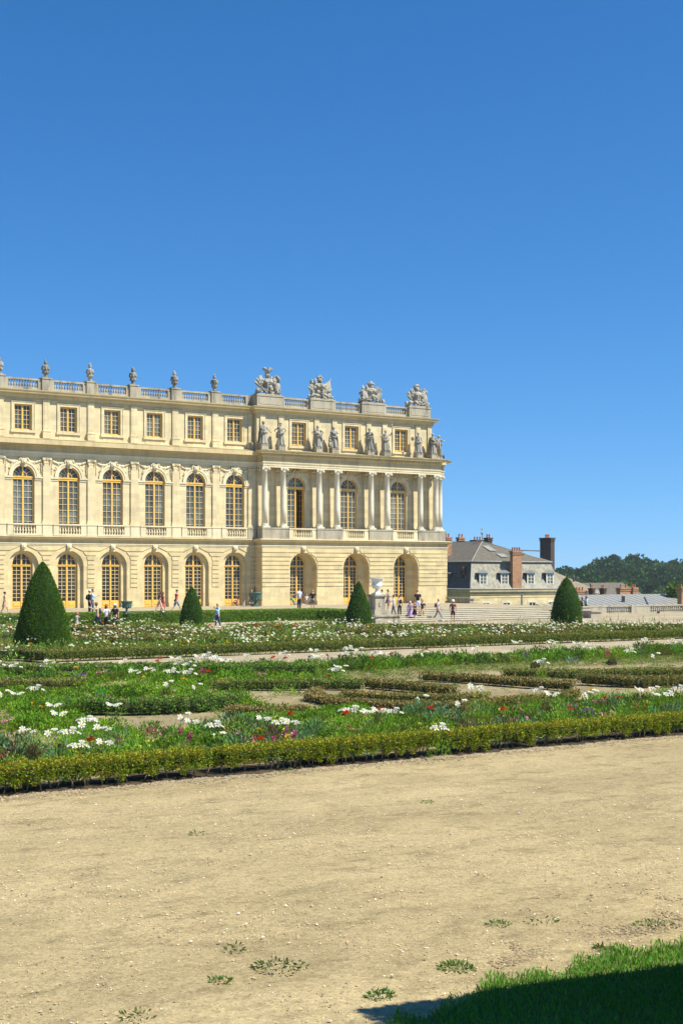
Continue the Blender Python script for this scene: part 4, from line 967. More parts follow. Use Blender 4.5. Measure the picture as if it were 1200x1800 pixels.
# trophy half hidden behind the parapet, on the far side of the roof
tr = empty('carved_trophy', (ux(690, 131), 131, 19.6), 0, 'small dark trophy peeping over the balustrade from the far side of the roof', 'trophy'); tr.rotation_euler = (0, 0, 0)
o = MB(); o.box(-1.6, 1.6, -.4, .4, -.7, .3); o.ell((-.3, 0, .7), (.5, .35, .5), 10, 7); o.ell((-.35, 0, 1.2), (.2, .2, .2), 8, 6); o.ell((-.35, 0, 1.42), (.3, .2, .12), 8, 6)
o.tube([(.2, 0, .4), (.9, 0, 1.35)], [.14, .04], 7); o.ell((-1.1, 0, .4), (.35, .25, .3), 8, 6); o.ell((1.0, 0, .5), (.25, .2, .4), 8, 6); o.ell((1.35, 0, .35), (.2, .2, .25), 8, 6)
o.build('heap', M['stone_statue'], tr)
# ================================================================ GROUND, STAIRS, BALUSTRADE
def sand_mat(name, base, dark, streak=.5, fine=55):
    m, nt, b = mat(name); co = world_co(nt); L = nt.links
    c = ramp(nt, noise(nt, co, .55, 6, .65), [(.3, tuple(x*.86 for x in base)), (.55, base), (.8, tuple(min(.8, x*1.08) for x in base))])
    s = ramp(nt, noise(nt, co, 1.6, 8, .72, (1, 1.6, 1)), [(.5, (0, 0, 0)), (.72, (streak,)*3)])
    c = mix(nt, s, c, dark)
    c = mix(nt, .55, c, ramp(nt, noise(nt, co, .35, 5, .6, (.45, 1.4, 1)), [(.38, (.72, .70, .66)), (.6, (1.08, 1.07, 1.05))]), 'MULTIPLY')
    g = ramp(nt, noise(nt, co, fine, 3, .7), [(.35, (.62, .60, .56)), (.5, (1, 1, 1)), (.66, (1.0, .98, .92)), (.75, (1, 1, 1))])
    c = mix(nt, .6, c, g, 'MULTIPLY')
    for sc_v, am_ in ((fine*.75, .5), (fine*.28, .3)):
        vo = N(nt, 'ShaderNodeTexVoronoi', Scale=sc_v); L.new(co, vo.inputs['Vector'])
        hv = N(nt, 'ShaderNodeSeparateColor'); L.new(vo.outputs['Color'], hv.inputs[0])
        c = mix(nt, am_, c, ramp(nt, hv.outputs[0], [(0, (.42, .38, .32)), (.25, (.85, .82, .78)), (.8, (1.05, 1.03, 1.0)), (1, (1.35, 1.3, 1.2))]), 'MULTIPLY')
    L.new(c, b.inputs['Base Color']); b.inputs['Roughness'].default_value = .95; b.inputs['Specular IOR Level'].default_value = .1
    bump(nt, b, noise(nt, co, fine*.6, 5, .75), .5, .02)
    return m
M['sand'] = sand_mat('path_sand', (.425, .352, .20), (.21, .17, .095), .85)
M['gravel_far'] = sand_mat('terrace_gravel', (.42, .365, .255), (.30, .25, .17), .4, 20)
M['soil'] = sand_mat('bed_soil', (.34, .27, .15), (.17, .14, .075), .8, 30)
M['bedsand'] = sand_mat('dry_bed_sand', (.335, .285, .165), (.19, .165, .085), .8, 30)
M['earth'] = plain('shade_earth', (.06, .045, .028), .95, .4, 4, .1, bmp=.6)  # brown earth darkened so its colour carries the shade under the front hedge
M['far_ground'] = plain('far_ground', (.10, .12, .05), .95, .3, .02, .1)
def slab(name, pts, z0, z1, m, kind='structure', label=None):
    o = MB(); n = len(pts)
    o.add([(p[0], p[1], z1) for p in pts]+[(p[0], p[1], z0) for p in pts], [tuple(range(n)), tuple(reversed(range(n, 2*n)))]+[(i, i+n, (i+1) % n+n, (i+1) % n) for i in range(n)])
    ob = o.build(name, m, fix=True); ob['kind'] = kind; return ob
slab('ground', [(-1500, -300), (1500, -300), (1500, 1600), (-1500, 1600)], -13, -12, M['far_ground'])
slab('garden_ground', [(-60, -25), (160, -25), (160, 100.2), (-60, 100.2)], -12.2, ZP-.06, M['soil'])
slab('terrace_ground', [(-60, 100.6), (66.1, 100.6), (66.1, 99.6), (90.5, 99.6), (90.5, 135), (-60, 135)], -12.1, 0, M['gravel_far'])
def sheet(name, u0, u1, v0, v1, st, z, amp, m, fr=.7, fn=None):
    nu = int((u1-u0)/st)+1; nv = int((v1-v0)/st)+1; U, Vv = np.meshgrid(np.linspace(u0, u1, nu), np.linspace(v0, v1, nv))
    Zz = np.full(U.shape, z, float)
    if amp:
        for k in range(7):
            a = RNG.uniform(0, 6.28); f = fr*1.7**k; p, q = RNG.uniform(0, 6.28, 2)
            Zz += amp*.72**k*np.sin(f*(U*math.cos(a)+Vv*math.sin(a))+p)*np.sin(f*.8*(Vv*math.cos(a)-U*math.sin(a))+q)*.5
    if fn is not None: Zz += fn(U, Vv)
    P = np.stack([U, Vv, Zz], -1).reshape(-1, 3); i = np.arange(nu*nv).reshape(nv, nu)
    F = np.stack([i[:-1, :-1], i[:-1, 1:], i[1:, 1:], i[1:, :-1]], -1).reshape(-1, 4)
    o = link_mesh(name, np_mesh(name, P, F, smooth=True), m); o['kind'] = 'structure'; return o
VH = 24.6     # front face of the front hedge
sheet('sand_path', -6, 46, 1, VH+.12, .14, ZP, .018, M['sand'], 1.3)
sheet('side_sand', -60, -6.02, 1, VH+.12, 4, ZP, 0, M['sand']); sheet('side_sand', 46.02, 160, 1, VH+.12, 4, ZP, 0, M['sand'])
sheet('garden_walk', -60, 130, 50.9, 60.0, 2., ZP, 0, M['gravel_far'])
slab('gravel_court', [C2W(x, 99.5+1.2*math.sin(x*.3)) for x in range(-52, 60, 4)]+[(118, 64), (158, 64), (158, 99.9), (-58, 99.9), (-58, 96)], ZP-.06, ZP+.012, M['gravel_far'])
# stairs
SX0, SX1 = 66.15, 86.6; ST = MB(); NS = 7
for k in range(NS):
    ST.box(SX0, SX1, 91.6+k*1.14, 99.65, ZP-.1+(0 if k == 0 else .1)+k*.1214-(.1 if k else 0), ZP+(k+1)*.1214)
    ST.box(SX0, SX1, 91.6+k*1.14-.04, 91.6+k*1.14, ZP+(k+1)*.1214-.04, ZP+(k+1)*.1214-.002)
tag(ST.build('stone_steps', M['step']), 'wide flight of low pale stone steps down from the terrace', 'stairs')
fw = MB(); fw.box(63.8, SX0-.02, 90.9, 94.0, ZP-.1, -.32); fw.box(63.7, SX0+.06, 90.8, 94.1, -.32, -.2); fw.box(65.5, SX0-.02, 94.0, 99.5, ZP-.1, -.22)
tag(fw.build('stair_wall', M['stone_grey']), 'low stained stone wall flanking the steps below the marble vase', 'wall')
fw = MB(); fw.box(86.65, 87.8, 90.9, 99.55, ZP-.1, -.32); fw.box(86.6, 87.85, 90.8, 99.56, -.32, -.2)
tag(fw.build('stair_wall', M['stone_grey']), 'low stone wall ending the steps behind the rightmost yew cone', 'wall')
# pedestal and marble vase
pu = ux(662, 92.55); pe = MB(); pc = 92.55
for h_, a_, b_ in ((.78, -.2, 0), (.64, 0, .2), (.47, .2, 1.18), (.53, 1.18, 1.26), (.60, 1.26, 1.40)): pe.box(pu-h_, pu+h_, pc-h_, pc+h_, a_, b_)
pe.prism([(pu-.12, .45), (pu+.08, .45), (pu+.15, .75), (pu-.02, .92), (pu-.13, .75)], pc-.51, pc-.47)
tag(pe.build('vase_pedestal', M['stone_grey']), 'square stained stone pedestal carrying the white marble vase', 'pedestal')
mv = MB(); mv.box(-.3, .3, -.3, .3, 0, .1)
mv.lathe((0, 0, .1), [(.27, 0), (.25, .05), (.14, .14), (.11, .24), (.16, .29), (.12, .32), (.2, .38), (.36, .5), (.4, .62), (.37, .68), (.36, .72), (.40, .95), (.50, 1.12), (.58, 1.17), (.58, 1.2), (.48, 1.2), (.4, 1.05)], 28)
for s in (-1, 1):
    mv.tube([(s*.36, 0, .72), (s*.48, 0, .72), (s*.5, 0, .84), (s*.42, 0, .92)], [.05, .05, .04, .03], 7); mv.ell((s*.4, -.02, .78), (.07, .1, .09), 8, 6)
for k in range(14): a = 2*math.pi*k/14; mv.ell((.3*math.cos(a), .3*math.sin(a), .58), (.06, .06, .13), 6, 5)
tag(mv.build('marble_vase', M['marble'], loc=(pu, 92.55, 1.40)), 'large white marble vase on the stone pedestal at the top left of the steps', 'vase')
# bronze vases on the terrace
def bronze(loc, s, label):
    b = MB(); b.box(-.28, .28, -.28, .28, 0, .12)
    b.lathe((0, 0, .12), [(.22, 0), (.18, .06), (.09, .14), (.08, .22), (.13, .27), (.1, .3), (.26, .38), (.36, .5), (.4, .64), (.40, .72), (.48, .86), (.52, .92), (.52, .97), (.44, .96), (.4, .85)], 24)
    for q in (-1, 1): b.tube([(q*.38, 0, .62), (q*.52, 0, .66), (q*.54, 0, .8), (q*.47, 0, .92)], .035, 7); b.ell((q*.42, 0, .66), (.06, .08, .08), 8, 6)
    for k in range(10): a = 2*math.pi*k/10; b.ell((.33*math.cos(a), .33*math.sin(a), .55), (.07, .07, .1), 6, 5)
    o = b.build('bronze_vase', M['bronze'], loc=loc); o.scale = (s, s, s); tag(o, label, 'vase')
u, v = G(223, 1078.5, 0); bronze((u, v, 0), .88, 'green bronze handled vase standing on the terrace before the fourth ground floor door')
bronze((ux(449.5, 113.5), 113.5, 0), 1.2, 'green bronze handled vase in the corner between palace wing and pavilion')
# balustrade along the drop
bv = 98.9; bb = empty('terrace_balustrade', (100, bv, ZP), 0, 'long low stone balustrade overlooking the roofs beyond the gravel', 'balustrade')
def bb_b(mb, name):
    o = mb.build(name, M['stone_grey'], bb); o.location = (-100, -bv, -ZP); return o
zt = -.02; rail = MB(); u_start = ux(1031, bv); ends = [ux(x, bv) for x in (1062, 1106, 1111, 1139, 1197)]+[ux(1203, bv), ux(1225, bv), ux(1280, bv)]
rail.box(u_start, ends[-1], bv-.2, bv+.2, zt-.14, zt); rail.box(u_start, ends[-1], bv-.22, bv+.22, ZP, ZP+.13); bb_b(rail, 'handrail')
for a, b, e, z0_, z1_ in ((u_start, ends[0], .17, ZP+.13, zt-.14), (ends[2]+.02, ends[3], .17, ZP+.13, zt-.14), (ends[1], ends[2], .24, ZP, zt+.02), (ends[4], ends[5], .17, ZP+.13, zt-.14)):
    pn = MB(); pn.box(a, b, bv-e, bv+e, z0_, z1_); bb_b(pn, 'panel')
for a, b, n_ in ((ends[0], ends[1], 13), (ends[3], ends[4], 16), (ends[5], ends[6], 7)): bm_ = MB(); baluster_run(bm_, a, b, bv, ZP+.13, zt-.14, n_, .12); bb_b(bm_, 'baluster_row')
pr = MB(); a, b = ux(1017, bv), ux(1031, bv)-.01; pr.box(a, b, bv-.5, bv+.5, ZP, -.16); pr.box(a-.07, b+.0, bv-.57, bv+.57, -.16, -.04)
tag(pr.build('stone_pier', M['stone_grey']), 'square stone pier ending the balustrade where a couple rests', 'pier')
# low parapet beside the palace corner
pw = MB(); pw.box(90.52, 91.0, 112.4, 116.2, -9, .42); pw.box(90.45, 91.07, 112.3, 116.25, .42, .58)
tag(pw.build('parapet_wall', M['stone_grey']), 'short weathered parapet wall running from the pavilion corner', 'wall')
# ================================================================ MANSARD HOUSE
Vb = 136.8; HU0 = ux(826, Vb); HU1 = HU0+15.2; HD = 26
hs = empty('mansard_house', ((HU0+HU1)/2, Vb, -11), 0, 'stone house with steep slate mansard roof, four dormers and tall brick chimneys', 'house')
HO = Vector((-(HU0+HU1)/2, -Vb, 11))
def hp(mb, name, m, fix=False, par=None):
    o = mb.build(name, m, par or hs, fix=fix); 
    if par is None: o.location = HO
    return o
w = MB(); w.box(HU0, HU1, Vb, Vb+HD, -12, .4)
for k in range(9): w.box(HU0-.05, HU0+1.5, Vb-.05, Vb-.001, -3.3+k*.38, -2.98+k*.38)
w.box(HU0-.03, HU1+.03, Vb-.04, Vb-.0005, -.02, .12)
hp(w, 'wall', M['stone_low'])
c = MB(); c.sweep([(HU0, Vb+HD), (HU0, Vb), (HU1, Vb), (HU1, Vb+HD)][::1], [(0, .3), (.1, .35), (.12, .6), (.3, .7), (.34, .95), (.42, 1.03), (-.3, 1.05)]); hp(c, 'cornice', M['stone_cornice'], True)
def rp(e, z):     # ring corner points inset by e
    return [(HU0+e, Vb+e, z), (HU1-e, Vb+e, z), (HU1-e, Vb+HD-e, z), (HU0+e, Vb+HD-e, z)]
lo = MB(); A = rp(-.3, 1.03); B = rp(.5, 2.6); C_ = rp(1.15, 4.45)
for Q, S in ((A, B), (B, C_)):
    for k in (0, 1, 2): lo.quad(Q[k], Q[(k+1) % 4], S[(k+1) % 4], S[k])
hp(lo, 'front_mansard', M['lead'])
lo = MB()
for Q, S in ((A, B), (B, C_)): lo.quad(Q[3], Q[0], S[0], S[3])
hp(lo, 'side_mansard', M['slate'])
up = MB(); C2 = rp(.95, 4.46); mu = (HU0+HU1)/2; P1 = (mu, Vb+7.0, 7.15); P2 = (mu, Vb+HD-5, 7.15)
up.quad(C2[0], C2[1], P1); up.quad(C2[1], C2[2], P2, P1); up.quad(C2[2], C2[3], P2); up.quad(C2[3], C2[0], P1, P2)
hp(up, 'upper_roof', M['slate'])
rr = MB(); rr.tube([C2[0], P1, P2], .07, 6); rr.tube([C2[1], P1], .07, 6); rr.tube([C2[3], C2[0], C2[1]], .1, 6); rr.tube([A[3], A[0], A[1]], .12, 6); rr.tube([A[0], B[0], C_[0]], .07, 6)
hp(rr, 'lead_ridges', M['zinc'])
# skylights and ladder strip
sk = MB()
def on_front(t, s, off=.05):   # t along eave 0..1, s up 0..1 on upper front slope
    a = Vector(C2[0]).lerp(Vector(C2[1]), t); b = Vector(P1); return a.lerp(b, s)+Vector((0, -.03, off))
for (t, s, w_, h_) in ((.36, .62, .55, .8), (.47, .28, .6, .5)):
    c0_ = on_front(t, s); sk.quad(*[tuple(c0_+Vector((dx, dy, dy*.43+.05))) for dx, dy in ((-w_, -h_), (w_, -h_), (w_, h_), (-w_, h_))])
hp(sk, 'skylight', M['zinc'])
# dormers
dz = 1.35
dpx = (848, 888, 938.5, 969.5)
for i, px in enumerate((849, 886.5, 932.5, 966)):
    uc = ux(px, Vb); d = MB(); v0 = Vb+.05
    d.box(uc-.62, uc+.62, v0, v0+1.3, 1.2, 3.05); 
    dm = d.build('dormer', M['slate_dark'], hs); dm.location = HO
    f = MB(); f.box(uc-.64, uc-.45, v0-.06, v0-.001, 1.2, 3.05); f.box(uc+.45, uc+.64, v0-.06, v0-.001, 1.2, 3.05); f.box(uc-.45, uc+.45, v0-.06, v0-.001, 2.85, 3.05); f.box(uc-.45, uc+.45, v0-.06, v0-.001, 1.2, 1.3)
    f.box(uc-.05, uc+.05, v0-.05, v0-.001, 1.3, 2.85)
    for s in (-1, 1):
        for z in (1.7, 2.1, 2.5): a, b = sorted((uc+s*.05, uc+s*.45)); f.box(a, b, v0-.04, v0-.001, z-.025, z+.025)
    f.build('window_frame', M['white_paint'], dm); g = MB(); g.box(uc-.45, uc+.45, v0-.02, v0-.002, 1.3, 2.85); g.build('pane', M['glass'], dm)
    r_ = MB(); q = [(uc-.8, v0-.25, 3.05), (uc, v0-.25, 3.42), (uc+.8, v0-.25, 3.05)]; e = [(x, v0+1.9, z) for x, _, z in q]
    r_.quad(q[0], q[1], e[1], e[0]); r_.quad(q[1], q[2], e[2], e[1]); r_.quad(q[0], q[1], q[2]); r_.quad(q[0], q[2], e[2], e[0]); r_.build('roof', M['zinc'], dm)
# side dormer facing left
d = MB(); vs_ = Vb+4.9; d.box(HU0+.0, HU0+1.4, vs_-.6, vs_+.6, 1.2, 3.0); dm = d.build('dormer', M['slate'], hs); dm.location = HO
r_ = MB(); r_.box(HU0-.3, HU0+1.7, vs_-.8, vs_+.8, 3.0, 3.1); r_.build('roof', M['zinc'], dm)
# windows under the eave
for px in (853.5, 889.5, 934.5, 969):
    uc = ux(px, Vb); f = MB(); f.box(uc-.78, uc+.78, Vb-.03, Vb-.001, -1.6, -.42); o = f.build('window_surround', M['stone_trim'], hs); o.location = HO
    g = MB(); g.box(uc-.58, uc+.58, Vb-.036, Vb-.031, -1.55, -.62); g.build('pane', M['glass_low'], o)
    h_ = MB(); h_.box(uc-.58, uc-.5, Vb-.06, Vb-.037, -1.55, -.62); h_.box(uc+.5, uc+.58, Vb-.06, Vb-.037, -1.55, -.62); h_.box(uc-.05, uc+.05, Vb-.06, Vb-.037, -1.55, -.62); h_.box(uc-.5, uc+.5, Vb-.06, Vb-.037, -.7, -.62); h_.box(uc-.5, uc+.5, Vb-.06, Vb-.037, -1.55, -1.47); h_.build('frame', M['white_paint'], o)
dpi = MB(); uu = ux(916.5, Vb); dpi.tube([(uu, Vb-.12, 1.0), (uu, Vb-.12, -6)], .06, 6); hp(dpi, 'downpipe', M['metal'])
def chimney(x0, x1, ytop, ybot, V, m, dep=1.0, pots=2, parent=hs, off=None, cap=True, label=None):
    a, b = ux(x0, V), ux(x1, V); Z = W2C((a+b)/2, V)[1]; zt_ = CAMZ+(1005-ytop)*Z/FP; zb_ = CAMZ+(1005-ybot)*Z/FP
    o = MB(); dep2 = dep; o.box(a, b, V, V+dep2, zb_-.6, zt_-.25); o.box(a-.08, b+.08, V-.08, V+dep2+.08, zt_-.45, zt_-.3); o.box(a-.1, b+.1, V-.1, V+dep2+.1, zt_-.2, zt_)
    o.box(a, b, V, V+dep2, zt_-.3, zt_-.2)
    ob = o.build('chimney', m, parent)
    if parent is not None: ob.location = off if off is not None else HO
    p = MB()
    for k in range(pots):
        x = a+(b-a)*(k+.5)/pots; p.lathe((x, V+dep2*.5, zt_-.0), [(.14, 0), (.12, .05), (.11, .4), (.14, .45), (.1, .46)], 9)
    p.build('chimney_pots', M['pot'], ob)
    if label: ob['label'] = label
    return ob
chimney(900.5, 916.5, 968.5, 1027, Vb-.35, M['brick'], .5, 4, label='bright orange brick chimney rising in front of the mansard')
chimney(814, 820, 1003, 1021, Vb+1.8, M['brick_dark'], .5, 2)
chimney(806, 816, 944.5, 973, Vb+13, M['brick'], .5, 2)
chimney(785, 793.5, 944, 985, Vb+8, M['brick'], .8, 2)
chimney(857, 864.5, 945, 955, Vb+13, M['brick_dark'], .8, 2)
chimney(836, 850, 949, 954, Vb+20, M['brick_dark'], 1.2, 3)
chimney(967.3, 974, 945, 1012, Vb+9, M['brick_dark'], 2.2, 3, label='tall broad brick chimney at the right end of the roof, shade painted in')  # dark brick colour paints the shade of its wide left face
rd = MB(); Z1 = 180; rd.tube([(ux(915, Vb+.5), Vb+.5, CAMZ+37*175/FP+.15), (ux(950, Vb+10.5), Vb+10.5, CAMZ+39.5*181/FP)], .09, 6); hp(rd, 'iron_tie', M['metal'])
fi = MB(); fi.tube([(mu, Vb+7, 7.1), (mu, Vb+7, 8.9)], .05, 6); fi.ell((mu, Vb+7, 8.2), (.14, .14, .2), 8, 6); fi.ell((mu, Vb+7, 8.75), (.1, .1, .12), 8, 6); hp(fi, 'roof_finial', M['zinc'])
# ================================================================ FAR ROOFS
def far_building(name, label, cat, V, x0, x1, zr, ze, dep, m, ux0=None, hip=0., zt2=None):
    a, b = ux(x0, V), ux(x1, V); r = empty(name, ((a+b)/2, V, -12), 0, label, cat); off = Vector((-(a+b)/2, -V, 12))
    w = MB(); w.box(a+.3, b-.3, V+.3, V+dep-.3, -12.1, ze); o = w.build('wall', M['stone_low'], r); o.location = off
    t = MB(); h = dep/2; A = [(a, V, ze), (b, V, ze), (b, V+dep, ze), (a, V+dep, ze)]; p, q = (a+hip, V+h, zr), (b-hip, V+h, zr)
    t.quad(A[0], A[1], q, p); t.quad(A[2], A[3], p, q); t.quad(A[1], A[2], q); t.quad(A[3], A[0], p); t.quad(*A)
    o = t.build('roof', m, r); o.location = off
    return r, off, (a, b)
rg, off, (ra, rb) = far_building('zinc_roofed_building', 'low long building with pale grey zinc roof just behind the balustrade', 'building', 128, 1012, 1330, .1, -2.9, 26, M['zinc'], hip=2)
def ZC(u, V): return W2C(u, V)[1]
sm = MB()
for k in range(26):
    t = k/26; uu = ra+1+(rb-ra-2)*t; sm.tube([(uu, 128.02, -2.86), (uu, 141-.05, .09)], .03, 4, False)
o = sm.build('roof_seams', M['metal'], rg); o.location = off
rs = MB()
for px in (1093, 1096): rs.lathe((ux(px, 137), 137, -.9), [(.12, 0), (.12, .8), (.16, .85), (.02, .9)], 8)
rs.box(ux(1136, 132), ux(1146, 132), 131.8, 133, -1.95, -1.75); rs.tube([(ux(1132, 139), 139, -.3), (ux(1146, 131), 131, -2.1)], .12, 5); o = rs.build('roof_vents', M['metal'], rg); o.location = off
for x0, x1, yt, yb, V, mm, pots in ((1013, 1029, 1038, 1049, 143, M['brick'], 3), (1040.5, 1044.5, 1034, 1048, 142, M['brick_dark'], 2), (1060, 1064.5, 1034, 1048, 142, M['brick_dark'], 2), (1089.2, 1107, 1033, 1048, 142, M['brick'], 2), (1112, 1120, 1032.5, 1047, 142, M['brick'], 2), (1197, 1208, 1033, 1058, 131, M['brick'], 2)):
    chimney(x0, x1, yt, yb, V, mm, .75, pots, parent=rg, off=off)
rg2, off2, (a2, b2) = far_building('slate_roofed_building', 'distant building with dark grey slate roof in front of the wooded hill', 'building', 176, 1110, 1186, 1.2, -4, 26, M['slate'], hip=0)
rg3, off3, (a3, b3) = far_building('metal_roofed_hall', 'hall with a sloping beige standing-seam roof behind the small brick chimneys', 'building', 158, 960, 1083, 3.9, -.9, 30, M['seam'], hip=13)
sm = MB(); mm_ = 34
for k in range(mm_):
    uu = a3+(b3-a3)*(k+.5)/mm_; h = 15; e = min(uu-a3, b3-uu)/13.; t = min(1, e)
    sm.tube([(uu, 158.02, -.86), (uu, 158+15*t-.05, -.9+4.8*t+.03)], .06, 4, False)
    if k % 2 == 0 and uu > b3-13: pass
nn = 16
for k in range(nn):
    t = (k+.5)/nn; vv = 158+15*t; sm.tube([(b3+.0, vv, -.86), (b3-13*t, vv, -.9+4.8*t+.03)], .06, 4, False)
o = sm.build('roof_seams', M['slate'], rg3); o.location = off3
vt = MB()
for px, yb, yt in ((1007.5, 1020, 1012), (1014, 1031, 1014), (1037, 1033, 1025)):
    V = 166; uu = ux(px, V); Z = ZC(uu, V); vt.lathe((uu, V, CAMZ+(1005-yb-2)*Z/FP), [(.14, 0), (.14, (yb-yt)*Z/FP), (.2, (yb-yt)*Z/FP+.1), (.02, (yb-yt)*Z/FP+.2)], 8)
o = vt.build('vent_pipes', M['metal'], rg3); o.location = off3
sheet('hedge_shade_sheet', -3, 40, VH-.10, VH+1.05, .1, ZP+.045, .018, M['earth'], 3., fn=lambda U, V: -.10*np.clip((VH+.10+.07*np.sin(U*2.1)+.05*np.sin(U*7.3)+.03*np.sin(U*17)-V)/.12, 0, 1))  # dark sheet painting the shade beneath the overhanging hedge foliage
# ================================================================ VEGETATION
def field(u, v, f, seed):
    r = np.random.default_rng(seed); s = 0
    for k in range(5):
        a = r.uniform(0, 6.28); p = r.uniform(0, 6.28); ff = f*(1.5**k); s = s+np.sin(ff*(u*math.cos(a)+v*math.sin(a))+p)*.8**k
    return s/2.2
def sphere_dirs(n):
    d = RNG.normal(size=(n, 3)); return unit(d)
BOX_G = (.20, .265, .018); BOX_O = (.36, .29, .035); BOX_D = (.05, .085, .014); BROWN = (.27, .185, .075); YEW = (.075, .165, .010)
def hedge(name, path, w, h, label, dens=420, leaf=.045, base=BOX_G, alt=BOX_O, altp=.18, z0=.10, clump=.34, zb=ZP, mat_='leaf', stems=True, core=True, seed=1, group=None, topalt=.35, rag=.10, cat='hedge', ctop=.82):
    P = np.array(path, float); seg = np.linalg.norm(np.diff(P, axis=0), axis=1); cum = np.r_[0, np.cumsum(seg)]; L = cum[-1]
    rnd = np.random.default_rng(seed)
    def at(s):
        s = np.clip(s, 0, L-1e-6); i = np.clip(np.searchsorted(cum, s, 'right')-1, 0, len(seg)-1); t = (s-cum[i])/seg[i]
        p = P[i]+(P[i+1]-P[i])*t[:, None]; d = (P[i+1]-P[i])/seg[i][:, None]; return p, d
    n = int(L*(2*h+w)*dens); s = rnd.uniform(0, L, n)
    q = rnd.uniform(0, 2*h+w, n)              # position round the section: front, top, back
    a = np.where(q < h, -w/2, np.where(q < h+w, q-h-w/2, w/2)); z = np.where(q < h, q, np.where(q < h+w, h, 2*h+w-q))
    # scalloping by clump
    ci = np.floor(s/clump).astype(int); ph = np.mod(s/clump, 1)
    cr = rnd.uniform(-1, 1, ci.max()+2)[ci]; lump = ((np.sin(np.pi*ph)-.7)*.16+cr*.05)*(1 if clump < 1 else .1)
    a = a*(1+lump*1.6)+rnd.normal(0, rag*.25, n); z = z*(1+lump*.45*(z > h*.6))+rnd.normal(0, rag*.3, n)
    low = z0*h*(1+cr*.8+.9*(np.abs(ph-.5)*2)**2); keep = z > low; 
    p, d = at(s+rnd.normal(0, .02, n)); nrm = np.stack([d[:, 1], -d[:, 0]], 1)
    X = np.stack([p[:, 0]+nrm[:, 0]*(-a), p[:, 1]+nrm[:, 1]*(-a), zb+z], 1)
    out = np.stack([-nrm[:, 0]*np.sign(a)*(q < h), -nrm[:, 1]*0-(1.0)*(q < h)*0, np.where((q >= h) & (q < h+w), 1., .35)], 1)
    side = np.where(q < h, 1., np.where(q < h+w, 0., -1.)); out[:, 0] = nrm[:, 0]*side; out[:, 1] = nrm[:, 1]*side
    D = unit(out+rnd.normal(0, .55, (n, 3))); X, D, z, q = X[keep], D[keep], z[keep], q[keep]
    c = tints(len(X), base, .28, .14, alt, altp); top = (z > h*.86) & (rnd.random(len(X)) < topalt); c[top] = np.array(alt)*rnd.uniform(.6, 1.3, (top.sum(), 1))
    V, F = leaves(X-D*leaf*.4, D, leaf*rnd.uniform(.7, 1.4, len(X)), leaf*.72)
    x0, y0 = P[0]; root = empty(name, (x0, y0, zb), 0, label, cat, group)
    V = V-np.array([x0, y0, zb])
    link_mesh('foliage', np_mesh('foliage', V, F, c), M[mat_], root)
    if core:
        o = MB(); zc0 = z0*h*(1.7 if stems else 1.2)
        Q = P.copy(); Q[0] += (P[1]-P[0])/seg[0]*min(.14, seg[0]*.4); Q[-1] -= (P[-1]-P[-2])/seg[-1]*min(.14, seg[-1]*.4); o.sweep([(p_[0]-x0, p_[1]-y0) for p_ in Q], [(-w*.26, zc0), (w*.26, zc0), (w*.36, (zc0+h*.8)/2), (w*.24, h*ctop), (-w*.24, h*ctop), (-w*.36, (zc0+h*.8)/2)]); o.build('light_block_core', M['core'], root, fix=True)  # added solid core that keeps light from passing through the leaves
    if stems:
        o = MB(); k = 0; sd = random.Random(seed); x = .1
        while x < L:
            pp_, dd = at(np.array([x])); cx, cy = pp_[0]-np.array([x0, y0]); nx, ny = dd[0][1], -dd[0][0]
            for j in range(sd.randint(1, 3)):
                o_ = sd.uniform(-.1, .1); e = sd.uniform(-.14, .14); yy = sd.uniform(-.05, w*.3)
                o.tube([(cx+dd[0][0]*o_*.3+nx*yy*.6, cy+dd[0][1]*o_*.3+ny*yy*.6, 0), (cx+dd[0][0]*o_+nx*yy, cy+dd[0][1]*o_+ny*yy, h*.3), (cx+dd[0][0]*(o_+e)+nx*yy, cy+dd[0][1]*(o_+e)+ny*yy, h*.6)], [.018, .013, .006], 5)
            x += sd.uniform(.14, .36)
        o.build('stems', M['twig'], root)
    return root
# front hedge: three runs with small gaps
def fh(u0, u1): n = max(2, int((u1-u0)/.5)); return [(u0+(u1-u0)*k/n, VH+.27+.03*math.sin(u0+k*1.3)) for k in range(n+1)]
g1 = G(404, 1372)[0]; g2 = G(985, 1318)[0]
hedge('box_hedge', fh(-1, g1-.12), .50, .53, 'low yellowish box hedge in front of the flower border, left run up to the gap', dens=3400, leaf=.042, z0=.34, seed=3, group='front box hedge')
hedge('box_hedge', fh(g1+.14, g2-.1), .50, .52, 'low yellowish box hedge in front of the flower border, long middle run', dens=3200, leaf=.042, z0=.34, seed=4, group='front box hedge')
hedge('box_hedge', fh(g2+.02, 36), .50, .50, 'low yellowish box hedge in front of the flower border, right run with dead twiggy start', dens=3000, leaf=.042, z0=.32, seed=5, group='front box hedge')
